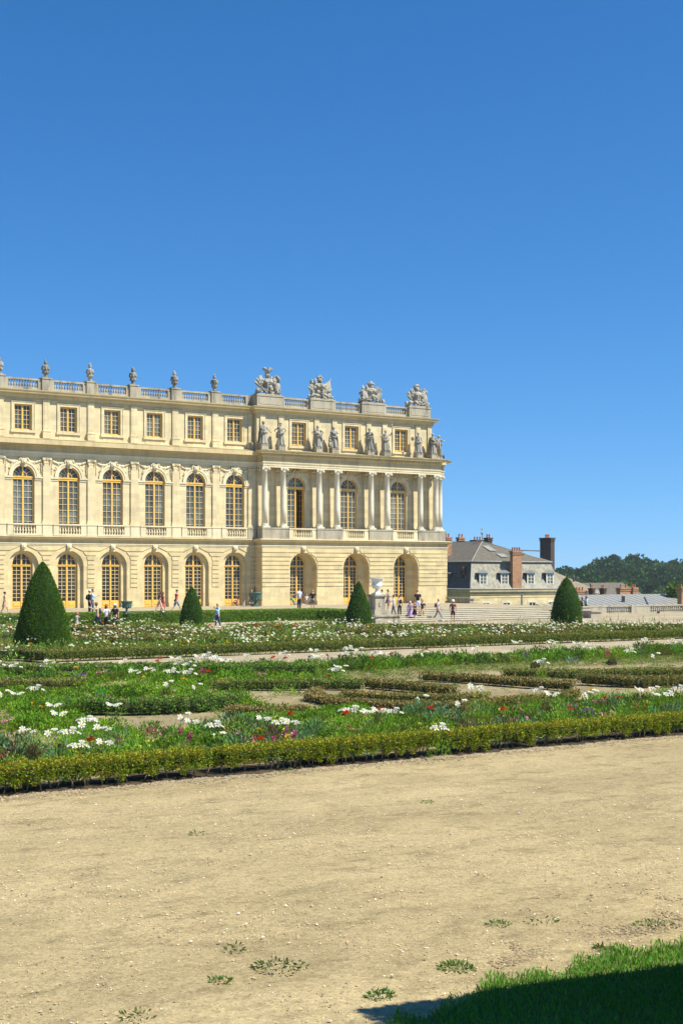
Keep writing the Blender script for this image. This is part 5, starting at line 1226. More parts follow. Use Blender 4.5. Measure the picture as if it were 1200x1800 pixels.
# inner hedges, surveyed on the ground
def gp(*pts): return [G(x, y) for x, y in pts]
hl = [
 (gp((-60, 1191), (150, 1190), (300, 1189), (560, 1190)), .7, .48, (.07, .14, .02), .08, 'dark green box hedge along the back of the near bed, beside the grassy strip'),
 (gp((-40, 1211), (60, 1211), (165, 1209)), .8, .30, (.10, .13, .025), .35, 'low brown-tinged box strip left of the bare sand patch'),
 (gp((140, 1254), (230, 1256), (330, 1253), (420, 1246)), .7, .42, (.06, .13, .02), .08, 'deep green box hedge curving behind the sand patch of the near bed'),
 (gp((370, 1217), (450, 1214), (560, 1213), (640, 1214)), .45, .34, (.07, .12, .02), .25, 'green box hedge with brown tips in the middle of the near bed'),
 (gp((560, 1222), (545, 1232), (600, 1244), (700, 1250), (800, 1250), (870, 1243)), .34, .24, (.16, .13, .045), .6, 'browned box scroll curling round the centre of the near bed'),
 (gp((600, 1226), (680, 1231), (780, 1234), (860, 1231)), .30, .20, (.15, .14, .04), .5, 'thin inner box scroll inside the browned curl'),
 (gp((640, 1209), (740, 1218), (800, 1224)), .4, .30, (.12, .12, .03), .5, 'short browned box run slanting off the middle hedge'),
 (gp((740, 1197), (850, 1203), (960, 1212), (1010, 1214)), .4, .30, (.13, .12, .035), .5, 'brown box hedge sweeping towards the right sand patch'),
 (gp((870, 1243), (960, 1237), (1010, 1228)), .35, .25, (.13, .13, .03), .4, 'green-brown box scroll end near the tall dark red plant'),
 (gp((1020, 1203), (1120, 1210), (1200, 1207), (1290, 1204)), .55, .36, (.10, .10, .03), .5, 'thick box hedge with a dark bare underside behind the right sand patch'),
 (gp((880, 1190), (1000, 1193), (1150, 1190), (1290, 1188)), .45, .30, (.11, .14, .03), .3, 'pale olive box row in front of the green back border'),
 (gp((400, 1258), (470, 1262), (540, 1258)), .5, .26, (.15, .12, .04), .5, 'small browned box clump row beside the dark red bush'),
]
for k, (p, w_, h_, cb_, ap, lb) in enumerate(hl):
    hedge('box_hedge', p, w_, h_, lb, dens=900, leaf=.065, base=tuple(c*1.9 for c in cb_), alt=BROWN, altp=ap, z0=.12, stems=False, clump=.4, seed=20+k, group='box rows of the near bed', topalt=.15)
# far bed hedges
hedge('box_hedge', [(G(20, 1157)[0], 60.3), (60, 60.3), (90, 60.3)], .6, .50, 'long clipped box hedge on the far side of the cross walk', dens=650, leaf=.075, base=(.15, .21, .025), alt=BROWN, altp=.12, z0=.15, stems=True, clump=.5, seed=50, group='hedges of the far bed')
uu = G(20, 1157)[0]
hedge('box_hedge', [(uu-3.5, 62.6), (uu+.1, 62.2), (uu+.1, 60.6)], .6, .5, 'dark box hedge turning the corner beside the big yew cone', dens=650, leaf=.075, base=(.08, .14, .02), alt=BROWN, altp=.1, stems=False, clump=.5, seed=51, group='hedges of the far bed')
rr_ = random.Random(5)
for k, (x0, x1, y) in enumerate([(120, 420, 1131), (350, 640, 1133), (640, 900, 1128), (560, 1000, 1116), (900, 1240, 1121), (-20, 330, 1111), (430, 800, 1108), (820, 1250, 1106), (980, 1250, 1113), (150, 520, 1119), (-30, 200, 1125), (600, 1150, 1107)]):
    nm = ['first', 'second', 'third', 'fourth', 'fifth', 'sixth', 'seventh', 'eighth', 'ninth', 'tenth', 'eleventh', 'twelfth'][k]
    y = max(y, 1108); pts = [G(x0+(x1-x0)*t/5, y+rr_.uniform(-1.2, 1.2)*(1 if y > 1110 else .5)) for t in range(6)]
    hedge('box_row', pts, .5, .36, f'{"brownish" if k % 3 == 0 else "olive green"} low box row from {["far left", "left", "middle", "right"][min(3, max(0, int((x0+40)/300)))]} of the far bed, {nm} of twelve', dens=300, leaf=.11, base=(.15, .20, .03) if k % 3 else (.19, .18, .05), alt=BROWN, altp=.25, z0=.1, stems=False, clump=.5, seed=60+k, group='hedges of the far bed')
hedge('terrace_hedge', [(-8, 100.1), (20, 100.1), (50, 100.1), (64.7, 100.1), (64.7, 95.0)], 1.0, .94, 'straight clipped green hedge covering the terrace edge below the palace', dens=520, leaf=.09, base=(.16, .33, .022), alt=(.20, .30, .03), altp=.3, z0=0, stems=False, clump=3., seed=90, mat_='leaf', rag=.06, topalt=.2)
# ---- topiary cones
def topiary(loc, r, h, label, n, power=1.15, leaf=.075, seed=1, ragged=.028, blunt=False):
    rnd = np.random.default_rng(seed); root = empty('yew_cone', (*loc, ZP), 0, label, 'topiary', 'clipped yew cones')
    def prof(t): return r*(1-t**power)**(.68 if blunt else .78)+.04*r*(1-t)
    t = 1-np.sqrt(1-rnd.random(n)*.998); t = np.where(rnd.random(n) < .04, rnd.uniform(.86, 1., n), t); a = rnd.uniform(0, 2*np.pi, n)
    lump = 1+.022*np.sin(3*a+7*t)+.018*np.sin(9*a-23*t)+.012*np.sin(17*a+41*t)
    rr = prof(t)*lump*(1+rnd.normal(0, ragged, n)); z = t*h+rnd.normal(0, .012, n)
    X = np.stack([rr*np.cos(a), rr*np.sin(a), z], 1); D = unit(np.stack([np.cos(a), np.sin(a), np.full(n, .5)], 1)+rnd.normal(0, .5, (n, 3)))
    c = tints(n, YEW, .32, .15, (.09, .17, .02), .18); V, F = leaves(X-D*leaf*.5, D, leaf*rnd.uniform(.7, 1.5, n), leaf*.5)
    link_mesh('foliage', np_mesh('foliage', V, F, c), M['leaf_dull'], root)
    o = MB(); o.lathe((0, 0, 0), [(float(prof(k/14))*.95, k/14*h*.985) for k in range(14)]+[(.02, h*.98)], 28); o.build('light_block_core', plain('yew_core', (.022, .055, .008), .95, .4, 6) if 'yc' not in M else M['yc'], root)  # solid core added under the yew leaves to block light
    o = MB(); o.lathe((0, 0, -.05), [(.12, 0), (.08, .5)], 8); o.build('trunk', M['bark'], root)
gx, gy = G(75.5, 1141); topiary((gx, gy), 1.42, 4.55, 'largest clipped yew cone, standing near and tall before the palace windows', 52000, 1.27, .062, 1, blunt=True)
gx, gy = C2W((337-600)/FP*100, 100); topiary((gx, gy), .78, 3.0, 'smallest clipped yew cone, in front of the terrace hedge left of the pavilion', 13000, 2.1, .075, 2)
gx, gy = C2W((630-600)/FP*103, 103); topiary((gx, gy), 1.03, 3.35, 'sharply pointed yew cone beside the marble vase pedestal', 18000, 1.3, .07, 3)
gx, gy = C2W((995-600)/FP*100, 100); topiary((gx, gy), 1.02, 3.66, 'rounded dark yew cone standing alone before the mansard house', 20000, 2.5, .07, 4)
# ---- ground cover
def clumpset(C, h, r, nl, L, Wd, col, alt=None, altp=0., up=.8, var=.36):
    n = len(C); 
    if n == 0: return None
    k = int(nl); Cr = np.repeat(C, k, 0); m = len(Cr); sc_ = np.repeat(RNG.uniform(.55, 1.45, n), k)
    a = RNG.uniform(0, 2*np.pi, m); q = np.sqrt(RNG.random(m)); t = RNG.random(m)**.7
    X = Cr+np.stack([np.cos(a)*q*r*sc_, np.sin(a)*q*r*sc_, (1-q**2*.7)*t*h*sc_], 1)
    D = unit(np.stack([np.cos(a)*q*1.1, np.sin(a)*q*1.1, np.full(m, up)], 1)+RNG.normal(0, .4, (m, 3)))
    cc = tints(n, col, var, .12, alt, altp); c = np.repeat(cc, k, 0)*RNG.uniform(.7, 1.3, (m, 1))
    V, F = leaves(X, D, L*RNG.uniform(.6, 1.3, m), Wd); return V, F, c.clip(.003, .9)
def domeset(C, h, r, k, L, Wd, col, alt=None, altp=0., up=.5, var=.3):
    n = len(C)
    if n == 0: return None
    m = n*k; Cr = np.repeat(C, k, 0); s = RNG.uniform(.55, 1.35, n); sr = np.repeat(s*RNG.uniform(.85, 1.15, n), k); sh = np.repeat(s*RNG.uniform(.75, 1.3, n), k)
    d = sphere_dirs(m); d[:, 2] = np.abs(d[:, 2]); q = RNG.uniform(.68, 1.08, m); a = np.arctan2(d[:, 1], d[:, 0]); lob = 1+.16*np.sin(3*a+np.repeat(RNG.uniform(0, 6, n), k))+.10*np.sin(5*a+np.repeat(RNG.uniform(0, 6, n), k))
    X = Cr+np.stack([d[:, 0]*q*r*sr*lob, d[:, 1]*q*r*sr*lob, h*sh*(.08+.9*d[:, 2]*q)], 1)
    D = unit(d*np.array([1, 1, .8])+np.array([0, 0, up])+RNG.normal(0, .38, (m, 3)))
    c = np.repeat(tints(n, col, var, .14, alt, altp), k, 0)*RNG.uniform(.65, 1.35, (m, 1))
    V, F = leaves(X, D, L*RNG.uniform(.6, 1.35, m), Wd*RNG.uniform(.7, 1.3, m)); return V, F, c.clip(.003, .9)
SAND = []
for x, y, rx, ry in [(240, 1270, 105, 13), (195, 1203, 62, 14), (445, 1228, 75, 20), (1045, 1216, 120, 19), (830, 1217, 60, 9), (700, 1256, 70, 6), (905, 1252, 60, 5), (650, 1218, 50, 4), (190, 1121, 75, 5), (620, 1124, 60, 2.5)]:
    u, v = G(x, y); Z = W2C(u, v)[1]; SAND.append((u, v, rx*Z/(.5547*(3750-(x-600))), ry*Z*Z/(4.05*2500*.85)))
def in_sand(u, v, grow=1.):
    m = np.zeros(len(u), bool)
    for a, b, ra_, rb_ in SAND: m |= ((u-a)/ra_/grow)**2+((v-b)/rb_/grow)**2 < 1+.25*np.sin(5*np.arctan2(v-b, u-a)+a)
    return m
def bedpts(n, v0, v1, mu=3):
    if v0 < 52 and mu > 1: n = int(n*1.12); mu += 3
    v = np.sqrt(RNG.uniform(v0*v0, v1*v1, n)); u = RNG.uniform(.355*v-mu, 1.085*v+mu); return u, v
def P3(u, v, z=ZP-.0): return np.stack([u, v, np.full(len(u), z)], 1)
for k, (a, b, ra_, rb_) in enumerate(SAND): pass
sheet('border_soil', -3, 46, VH+.44, 29.6, .3, ZP+.02, .025, M['soil'], 1.3); sheet('flower_bed', -3, 66, VH+.45, 51.1, .35, ZP-.005, .03, M['bedsand'], .9)
sheet('flower_bed', -30, 118, 60.4, 98.3, 1., ZP-.01, .02, M['bedsand'], .5)
FE = (.14, .27, .018); BR = (.115, .225, .018); GY = (.17, .25, .16); DR = (.085, .055, .025); YG = (.32, .36, .05); OL = (.20, .23, .045)
# near, front border
parts = []
u, v = bedpts(640, VH+.85, 30.3); f = field(u, v, 1.1, 1)+RNG.normal(0, .25, len(u))
parts.append(domeset(P3(u, v)[f > .25], .48, .29, 520, .07, .014, FE, OL, .1))
parts.append(domeset(P3(u, v)[(f <= .25) & (f > -.35)], .40, .28, 270, .07, .038, BR, YG, .10))
parts.append(domeset(P3(u, v)[f <= -.35], .42, .27, 200, .13, .03, (.10, .19, .075), (.12, .08, .04), .18))
u, v = bedpts(3000, 26, 30.5); parts.append(clumpset(P3(u, v), .10, .12, 12, .07, .018, (.09, .15, .03), OL, .4))
# middle mosaic
u, v = bedpts(5600, 29.5, 47.5, 4); f = field(u, v, .55, 2); ok = ~in_sand(u, v)
parts.append(clumpset(P3(u, v)[ok & (f > .15)], .10, .22, 34, .06, .016, (.16, .22, .04), (.26, .22, .08), .4))
parts.append(clumpset(P3(u, v)[ok & (f <= .15) & (f > -.45)], .08, .2, 24, .055, .022, (.13, .19, .03), (.22, .18, .07), .35))
u, v = bedpts(2600, 29.5, 47.5, 4); s_ = in_sand(u, v, .92); parts.append(clumpset(P3(u, v)[s_ & (RNG.random(len(u)) < .45)], .05, .09, 9, .05, .02, (.09, .16, .03)))
# lush left and centre drift
for x, y, rx, ry, hh, cnt in [(90, 1262, 150, 30, .34, 260), (330, 1222, 130, 24, .40, 330), (60, 1232, 110, 16, .28, 120), (560, 1262, 130, 12, .20, 120), (420, 1195, 150, 14, .40, 150), (1150, 1248, 80, 22, .3, 110), (500, 1238, 80, 16, .2, 90)]:
    cu, cv = G(x, y); Z = W2C(cu, cv)[1]; a_ = rx*Z/(.5547*(3750-(x-600))); b_ = ry*Z*Z/(4.05*2500*.85)
    t = RNG.uniform(0, 6.28, cnt); q = np.sqrt(RNG.random(cnt)); u = cu+a_*q*np.cos(t); v = cv+b_*q*np.sin(t); k = ~in_sand(u, v, .95) & (v > 26)
    k &= RNG.random(len(u)) < .62; parts.append(domeset(P3(u[k], v[k]), hh*.85, .32, 190, .08, .034, BR, FE, .45))
# back border of the near bed
u, v = bedpts(700, 47.6, 50.3, 4); f = field(u, v, .7, 4)+RNG.normal(0, .3, len(u))
parts.append(domeset(P3(u, v)[f > 0], .42, .34, 150, .11, .05, BR, (.07, .15, .03), .4))
parts.append(domeset(P3(u, v)[f <= 0], .32, .34, 150, .10, .035, FE, OL, .2))
u, v = bedpts(900, 44.5, 47.6, 4); k = ~in_sand(u, v); parts.append(clumpset(P3(u, v)[k], .10, .24, 26, .07, .02, (.10, .19, .02), OL, .3))
Vv_, Ff_, Cc_ = merge([p for p in parts if p]); 
o = link_mesh('near_bed_plants', np_mesh('near_bed_plants', Vv_, Ff_, Cc_), M['leaf']); tag(o, 'dense mixed green foliage and weeds filling the near flower bed', 'ground cover', kind='stuff'); print('near cover', len(Ff_))
# far bed
parts = []
u, v = bedpts(15000, 61.3, 97.8, 5); f = field(u, v, .28, 6); g = field(u*.25, v*1.6, .5, 8); ok = ~in_sand(u, v) & (W2C(u, v)[1] < np.where(u/v < .69, 106, 99))
qx, qz = PX(u, v); ok &= ~((qz > 89) & ((np.abs(qx-168) < 48) | (np.abs(qx-383) < 16))); kk = ok & (g > .1) & (RNG.random(len(u)) < .38); parts.append(domeset(P3(u, v)[kk], .42, .5, 46, .16, .06, (.12, .20, .03), OL, .35, var=.4))
parts.append(clumpset(P3(u, v)[ok & (g <= .1) & (f > -.3)], .16, .4, 11, .16, .045, (.16, .21, .04), OL, .5))
parts.append(clumpset(P3(u, v)[ok & (g <= .1) & (f <= -.3)], .14, .38, 10, .14, .05, (.19, .20, .05), BROWN, .3))
u, v = bedpts(2600, 66, 97.9, 5); k = (W2C(u, v)[1] > 93) & (W2C(u, v)[1] < 99.5) & (u/v > .86); parts.append(clumpset(P3(u, v)[k], .65, .3, 22, .35, .03, (.10, .17, .03), OL, .4, up=1.6))
Vv_, Ff_, Cc_ = merge([p for p in parts if p])
o = link_mesh('far_bed_plants', np_mesh('far_bed_plants', Vv_, Ff_, Cc_), M['leaf']); tag(o, 'mixed green foliage filling the far flower bed below the palace', 'ground cover', kind='stuff'); print('far cover', len(Ff_))
# ---- flowers as plants of their own
def blossom_mesh(kind, s=1.):
    if kind == 'cosmos':
        V = []; F = []; C = []
        for k in range(6):
            a = 2*math.pi*k/6; t = a+.36; r = .062*s; up = .02
            V += [(0, 0, 0), (r*.75*math.cos(a-.38), r*.75*math.sin(a-.38), up), (r*1.05*math.cos(a), r*1.05*math.sin(a), up*.5), (r*.75*math.cos(a+.38), r*.75*math.sin(a+.38), up)]
            F.append([4*k, 4*k+1, 4*k+2, 4*k+3]); C.append((.66+.1*(k % 2), .67+.08*(k % 2), .62+.06*(k % 2)))
        for k in range(4):
            a = math.pi/2*k; b = len(V); V += [(0, 0, .022), (.014*math.cos(a), .014*math.sin(a), .012), (.018*math.cos(a+.78), .018*math.sin(a+.78), .01), (.014*math.cos(a+1.57), .014*math.sin(a+1.57), .012)]; F.append([b, b+1, b+2, b+3]); C.append((.75, .55, .05))
        return np.array(V), np.array(F), np.array(C)
    n = {'pom': 44, 'spike': 40, 'small': 10, 'carn': 12}[kind[0] if isinstance(kind, tuple) else kind]
def pom(n, r, flat, L, Wd, col, sp=None, var=.15):
    D = sphere_dirs(n); D[:, 2] = np.abs(D[:, 2])*.9+.1; X = D*r*.4*np.array([1, 1, flat])
    if sp: X[:, 2] += RNG.uniform(0, sp, n); 
    V, F = leaves(X, D, L, Wd); return V, F, tints(n, col, var, .05)
BL = {'white': lambda: blossom_mesh('cosmos'), 'white_big': lambda: blossom_mesh('cosmos', 1.15)}
COLS = {'red': (.62, .035, .015), 'magenta': (.52, .03, .20), 'purple': (.26, .05, .38), 'pink': (.72, .30, .40), 'yellow': (.85, .50, .02), 'crimson': (.42, .01, .03), 'lime': (.55, .60, .08)}
def bl_pom(c): return lambda: pom(46, .06, .6, .045, .028, COLS[c])
def bl_spike(c): return lambda: pom(46, .035, 1, .035, .024, COLS[c], .12)
def bl_small(c): return lambda: pom(14, .03, .4, .038, .03, COLS[c])
BM = {}
def bmesh_of(key, fn):
    if key not in BM: V, F, C = fn(); BM[key] = np_mesh('blossom', V, F, C)
    return BM[key]
def make_plant(name, bkey, bfn, nb, h, r, fol, seed, bscale=1., tilt=.5):
    rnd = random.Random(seed); root = empty(name, (0, 0, 0)); foliage_parts = []
    if fol == 'fern': foliage_parts.append(clumpset(np.zeros((1, 3)), h*.8, r, 190, .085, .010, FE, None))
    elif fol == 'lance': foliage_parts.append(clumpset(np.zeros((1, 3)), h*.6, r, 60, .19, .036, GY, None, up=.55))
    elif fol == 'bushy': foliage_parts.append(clumpset(np.zeros((1, 3)), h*.7, r, 110, .08, .03, BR, None))
    elif fol == 'dark': foliage_parts.append(clumpset(np.zeros((1, 3)), h, r, 520, .085, .018, (.13, .075, .04), (.14, .10, .04), .0, up=1.4))
    elif fol == 'lime': foliage_parts.append(clumpset(np.zeros((1, 3)), h*.8, r, 90, .07, .035, YG, None))
    pos = []
    for k in range(nb):
        a = rnd.uniform(0, 6.28); q = r*math.sqrt(rnd.random())*.95; pos.append((q*math.cos(a), q*math.sin(a), h*rnd.uniform(.82, 1.18)))
    sv = []; 
    for p in pos:
        n = 5; X = np.array([[p[0]*t, p[1]*t, p[2]*t] for t in np.linspace(.25, .88, n)]); D = np.tile(np.array(p), (n, 1)); V, F = leaves(X, D, np.linalg.norm(p)*.2, .012, np.tile([[1., .3, 0]], (n, 1))); sv.append((V, F, tints(n, (.08, .15, .03), .1)))
    V, F, C = merge([x for x in foliage_parts if x]+sv); link_mesh('foliage', np_mesh('foliage', V, F, C), M['leaf'], root)
    for p in pos:
        o = link_mesh('blossom', bmesh_of(bkey, bfn), [] , root) if False else bpy.data.objects.new('blossom', bmesh_of(bkey, bfn)); 
        if o.name not in COL.objects: COL.objects.link(o); o.parent = root
        if not o.data.materials: o.data.materials.append(M['petal'])
        bs = bscale*rnd.uniform(.75, 1.15); o.location = p; o.scale = (bs,)*3; o.rotation_euler = (rnd.uniform(.0, 1.3)*tilt*2, rnd.uniform(-.4, .4), rnd.uniform(-.8, .8)+R(-20))
    return root
PROT = {}
SPEC = {  # name, blossom, count range, h, r, foliage, scale
 'white': ('white_cosmos', 'white', BL['white'], (3, 5), .60, .24, 'fern', 1.35, .45),
 'whitef': ('white_cosmos', 'white', BL['white'], (3, 6), .66, .42, None, .95, .45),
 'red': ('red_zinnia', 'red', bl_pom('red'), (1, 1), .48, .16, 'bushy', 1.45, .3),
 'magenta': ('magenta_snapdragon', 'magenta', bl_spike('magenta'), (2, 2), .34, .16, 'bushy', 1.15, .2),
 'crimson': ('crimson_carnation', 'crimson', bl_pom('crimson'), (2, 3), .26, .16, 'bushy', .85, .3),
 'pink': ('pink_dianthus', 'pink', bl_small('pink'), (4, 5), .30, .22, 'bushy', 1.3, .5),
 'purple': ('purple_stock', 'purple', bl_small('purple'), (3, 5), .30, .2, 'lance', 1.1, .5),
 'yellow': ('yellow_marigold', 'yellow', bl_pom('yellow'), (2, 3), .32, .18, 'bushy', .85, .3),
 'lance': ('grey_leaved_plant', 'purple', bl_small('purple'), (0, 1), .36, .22, 'lance', .8, .5),
 'dark': ('dark_red_shrub', 'crimson', bl_pom('crimson'), (0, 0), .55, .24, 'dark', 1, .3),
 'lime': ('lime_flowered_plant', 'lime', bl_small('lime'), (3, 5), .30, .22, 'lime', 1, .3),
}
def proto(kind, var):
    key = (kind, var)
    if key not in PROT:
        s = SPEC[kind]; nb = random.Random(hash(var)).randint(*s[3]) if False else s[3][0]+(var % (s[3][1]-s[3][0]+1))
        r_ = make_plant(s[0], s[1], s[2], nb, s[4], s[5], s[6] or 'none', 100+var*7+len(kind), s[7], s[8]); PROT[key] = [r_, tree_of(r_), False, nb]
    return PROT[key]
PL = []
def plant(kind, u, v, s=1., var=None, rz=None, bed='front border'):
    var = random.randint(0, 2) if var is None else var
    p = proto(kind, var)
    if not p[2]: o = p[0]; p[2] = True
    else: o = copy_tree(p[0], p[1], None)
    o.location = (u, v, ZP); o.rotation_euler = (0, 0, random.uniform(-.5, .5)); o.scale = (s, s, s*random.uniform(.9, 1.15))
    PL.append((o, SPEC[kind][0], bed, u, v, p[3]))
def at_h(x, y, h): return G(x, y, ZP+h)
# surveyed ones in the front border and drifts
for x, y in [(322, 1263), (345, 1268), (375, 1275), (382, 1287), (88, 1284), (136, 1306), (110, 1262), (490, 1269), (520, 1275), (655, 1247), (690, 1247), (672, 1252), (770, 1284), (945, 1214), (975, 1227), (1030, 1226), (1147, 1211), (1172, 1222), (1190, 1214), (242, 1192), (268, 1184), (62, 1214), (6, 1220), (312, 1160), (330, 1172), (355, 1162), (300, 1184), (330, 1190), (388, 1163), (345, 1205), (295, 1204), (808, 1238), (740, 1232), (590, 1180), (600, 1175), (560, 1158), (497, 1152), (745, 1152), (680, 1158), (1040, 1140), (1105, 1150), (950, 1170), (1150, 1158), (400, 1170), (205, 1238), (100, 1240), (1160, 1218), (35, 1216), (152, 1263), (470, 1262)]:
    u, v = at_h(x, y, .62); v = min(v, 50.5); plant('white', u, v, 1.0 if y > 1200 else 1.15, bed='front border' if y > 1230 else ('middle drift' if y > 1195 else 'back border'))
for kind, pts in {'red': [(880, 1247), (1065, 1227), (1087, 1225), (367, 1186), (462, 1302), (745, 1150), (263, 1163), (648, 1161)],
    'magenta': [(208, 1306), (258, 1290), (1116, 1240), (918, 1243), (350, 1188), (1070, 1155)],
    'crimson': [(440, 1298), (452, 1300), (760, 1272), (60, 1322), (42, 1325), (280, 1222), (342, 1222), (795, 1160), (572, 1190)],
    'pink': [(412, 1303), (428, 1303), (1000, 1245), (1010, 1254), (785, 1265), (15, 1268), (455, 1190), (700, 1258), (5, 1330)],
    'purple': [(395, 1292), (165, 1310), (178, 1318), (860, 1262), (875, 1268), (1118, 1268), (700, 1285), (525, 1290), (313, 1305), (90, 1228), (125, 1228), (187, 1230), (900, 1272), (1050, 1255), (418, 1160), (1005, 1155)],
    'yellow': [(458, 1288), (785, 1255), (1035, 1215), (255, 1198), (72, 1238), (325, 1200), (50, 1240)],
    'lance': [(140, 1325), (110, 1330), (205, 1322), (330, 1320), (345, 1315), (500, 1312), (540, 1300), (560, 1310), (640, 1292), (660, 1300), (690, 1296), (820, 1275), (850, 1278), (915, 1275), (980, 1262), (1005, 1268), (1085, 1255), (1155, 1245), (1110, 1262), (180, 1220), (110, 1233), (200, 1225), (730, 1292), (595, 1305), (255, 1325), (1180, 1240)],
    'dark': [(20, 1290), (30, 1300), (5, 1282), (408, 1262), (425, 1262), (735, 1258), (740, 1250), (985, 1225), (1010, 1222), (290, 1208), (168, 1162), (360, 1158), (940, 1155), (1075, 1148), (500, 1162)],
    'lime': [(235, 1312), (245, 1318), (490, 1285), (905, 1252), (150, 1230), (1140, 1262), (400, 1195), (835, 1272), (560, 1168), (30, 1345)]}.items():
    for x, y in pts:
        u, v = at_h(x, y, SPEC[kind][4]); v = min(max(v, VH+.85), 50.5); plant(kind, u, v, 1.0 if y > 1200 else 1.15, bed='front border' if y > 1230 else ('middle drift' if y > 1195 else 'back border'))
# seeded fill along the borders
def fillp(kind, n, v0, v1, bed, s=1.):
    u, v = bedpts(n, v0, v1, 1)
    for a, b in zip(u, v):
        if W2C(a, b)[1] < 98: plant(kind, float(a), float(b), s*random.uniform(.85, 1.15), bed=bed)
for kind, n in (('lance', 30), ('purple', 12), ('crimson', 16), ('pink', 16), ('yellow', 7), ('magenta', 7), ('red', 7), ('white', 9), ('lime', 12), ('dark', 14)): fillp(kind, n, VH+1.1, 29.6, 'front border', 1.15)
for kind, n in (('white', 26), ('red', 5), ('crimson', 6), ('purple', 8), ('yellow', 6), ('pink', 6), ('dark', 5), ('lime', 6), ('lance', 8)): fillp(kind, n, 47.8, 50.4, 'back border', 1.1)
# far bed: drifts of white
nw = 0
for _ in range(4000):
    if nw >= 150: break
    u, v = bedpts(1, 61.6, 97.6, 0); f = field(u, v, .5, 21)
    if f[0] > .0 and not in_sand(u, v)[0] and W2C(u[0], v[0])[1] < 98: plant('whitef', float(u[0]), float(v[0]), random.uniform(.9, 1.25), bed='far bed'); nw += 1
for kind, n in (('red', 7), ('yellow', 9), ('crimson', 6), ('pink', 5), ('dark', 6)): fillp(kind, n, 61.6, 92, 'far bed', 1.25)
# the rest of the far white drift, beyond counting
parts = []; V0_, F0_, C0_ = blossom_mesh('cosmos', .95)
u, v = bedpts(9000, 61.6, 97.6, 4); f = field(u, v, .5, 21)+.35*field(u, v, 2.2, 33); k = (f > .35) & ~in_sand(u, v) & (W2C(u, v)[1] < 99); u, v = u[k][:1900], v[k][:2300]
n = len(u); z = ZP+RNG.uniform(.35, .75, n); rot = RNG.uniform(.0, .8, n); cr_, sr_ = np.cos(rot), np.sin(rot)
VV = V0_[None]*RNG.uniform(.8, 1.25, (n, 1, 1)); Y = VV[:, :, 1]*cr_[:, None]-VV[:, :, 2]*sr_[:, None]; Zz = VV[:, :, 1]*sr_[:, None]+VV[:, :, 2]*cr_[:, None]
VV = np.stack([VV[:, :, 0]+u[:, None], Y+v[:, None], Zz+z[:, None]], -1).reshape(-1, 3); FF = (F0_[None]+(np.arange(n)*len(V0_))[:, None, None]).reshape(-1, 4); CC = np.tile(C0_, (n, 1))
small = RNG.random(n) < .12; cc = CC.reshape(n, -1, 3); pal_ = np.array([COLS['yellow'], COLS['red'], COLS['pink']]); cc[small] = pal_[RNG.integers(0, 3, small.sum())][:, None, :]
o = link_mesh('far_blossoms', np_mesh('far_blossoms', VV, FF, cc.reshape(-1, 3)), M['petal']); tag(o, 'scattered white and coloured flower heads sprinkled over the far bed', 'flowers', kind='stuff')
# labels: each by its rank from the left within its bed
def ordi(n): return f"{n}{'th' if 10 <= n % 100 <= 20 else {1: 'st', 2: 'nd', 3: 'rd'}.get(n % 10, 'th')}"
LK = {'white_cosmos': ('white cosmos with {} blooms', 'flower'), 'red_zinnia': ('bright red zinnia with one round bloom', 'flower'), 'magenta_snapdragon': ('magenta snapdragon with short flower spikes', 'flower'), 'crimson_carnation': ('low plant with {} crimson blooms', 'flower'),
      'pink_dianthus': ('pale pink dianthus with {} small blooms', 'flower'), 'purple_stock': ('grey-leaved stock with {} purple blooms', 'flower'), 'yellow_marigold': ('yellow marigold with {} blooms', 'flower'), 'grey_leaved_plant': ('spiky grey-green leaved plant', 'plant'), 'dark_red_shrub': ('dark red-brown bushy plant', 'plant'), 'lime_flowered_plant': ('lime green plant with {} pale blooms', 'plant')}
bykey = {}
for t in PL: bykey.setdefault((t[1], t[2]), []).append(t)
for (nm, bed), L_ in bykey.items():
    L_.sort(key=lambda t: PX(t[3], t[4])[0])
    for i, t in enumerate(L_):
        lb = LK[nm][0].format(t[5])+f', {ordi(i+1)} from the left in the {bed}'
        tag(t[0], lb, LK[nm][1], f'{nm.replace("_", " ")}s in the {bed}')
print('plants', len(PL))
# ---- weeds, pebbles, clods on the sand path
peb = []
n = 42000; Z = RNG.uniform(11.5, 27, n)**1.0; X = RNG.uniform(-1, 1, n)*(.26*Z+1.5); U, Vv2 = C2W(X, Z); k = (Vv2 < VH-.05) & (field(U, Vv2, 1.3, 3)+RNG.normal(0, .5, n) > -.2); U, Vv2 = U[k], Vv2[k]; n = len(U)
s = RNG.gamma(2., .0030, n).clip(.003, .03); base = np.array([(0, 0, 1), (1, 0, 0), (0, 1, 0), (-1, 0, 0), (0, -1, 0)], float)
a = RNG.uniform(0, 6.28, n); ca, sa = np.cos(a), np.sin(a); B = base[None]*np.stack([s*1.2, s*.9, s*.8], 1)[:, None, :]*RNG.uniform(.7, 1.2, (n, 5, 1))
PX_ = B[:, :, 0]*ca[:, None]-B[:, :, 1]*sa[:, None]; PY_ = B[:, :, 0]*sa[:, None]+B[:, :, 1]*ca[:, None]
VV = np.stack([PX_+U[:, None], PY_+Vv2[:, None], B[:, :, 2]+ZP+.012], -1).reshape(-1, 3)
tri = np.array([(0, 1, 2), (0, 2, 3), (0, 3, 4), (0, 4, 1)]); FF = (tri[None]+(np.arange(n)*5)[:, None, None]).reshape(-1, 3)
cp = tints(n, (.42, .31, .18), .25, .08, (.55, .47, .34), .25); kk = RNG.random(n) < .06; cp[kk] = (.14, .12, .09)
o = link_mesh('gravel', np_mesh('gravel', VV, FF, np.repeat(cp, 4, 0)), M['petal']); tag(o, 'small pale and brown stones scattered over the sand path', 'gravel', kind='stuff')
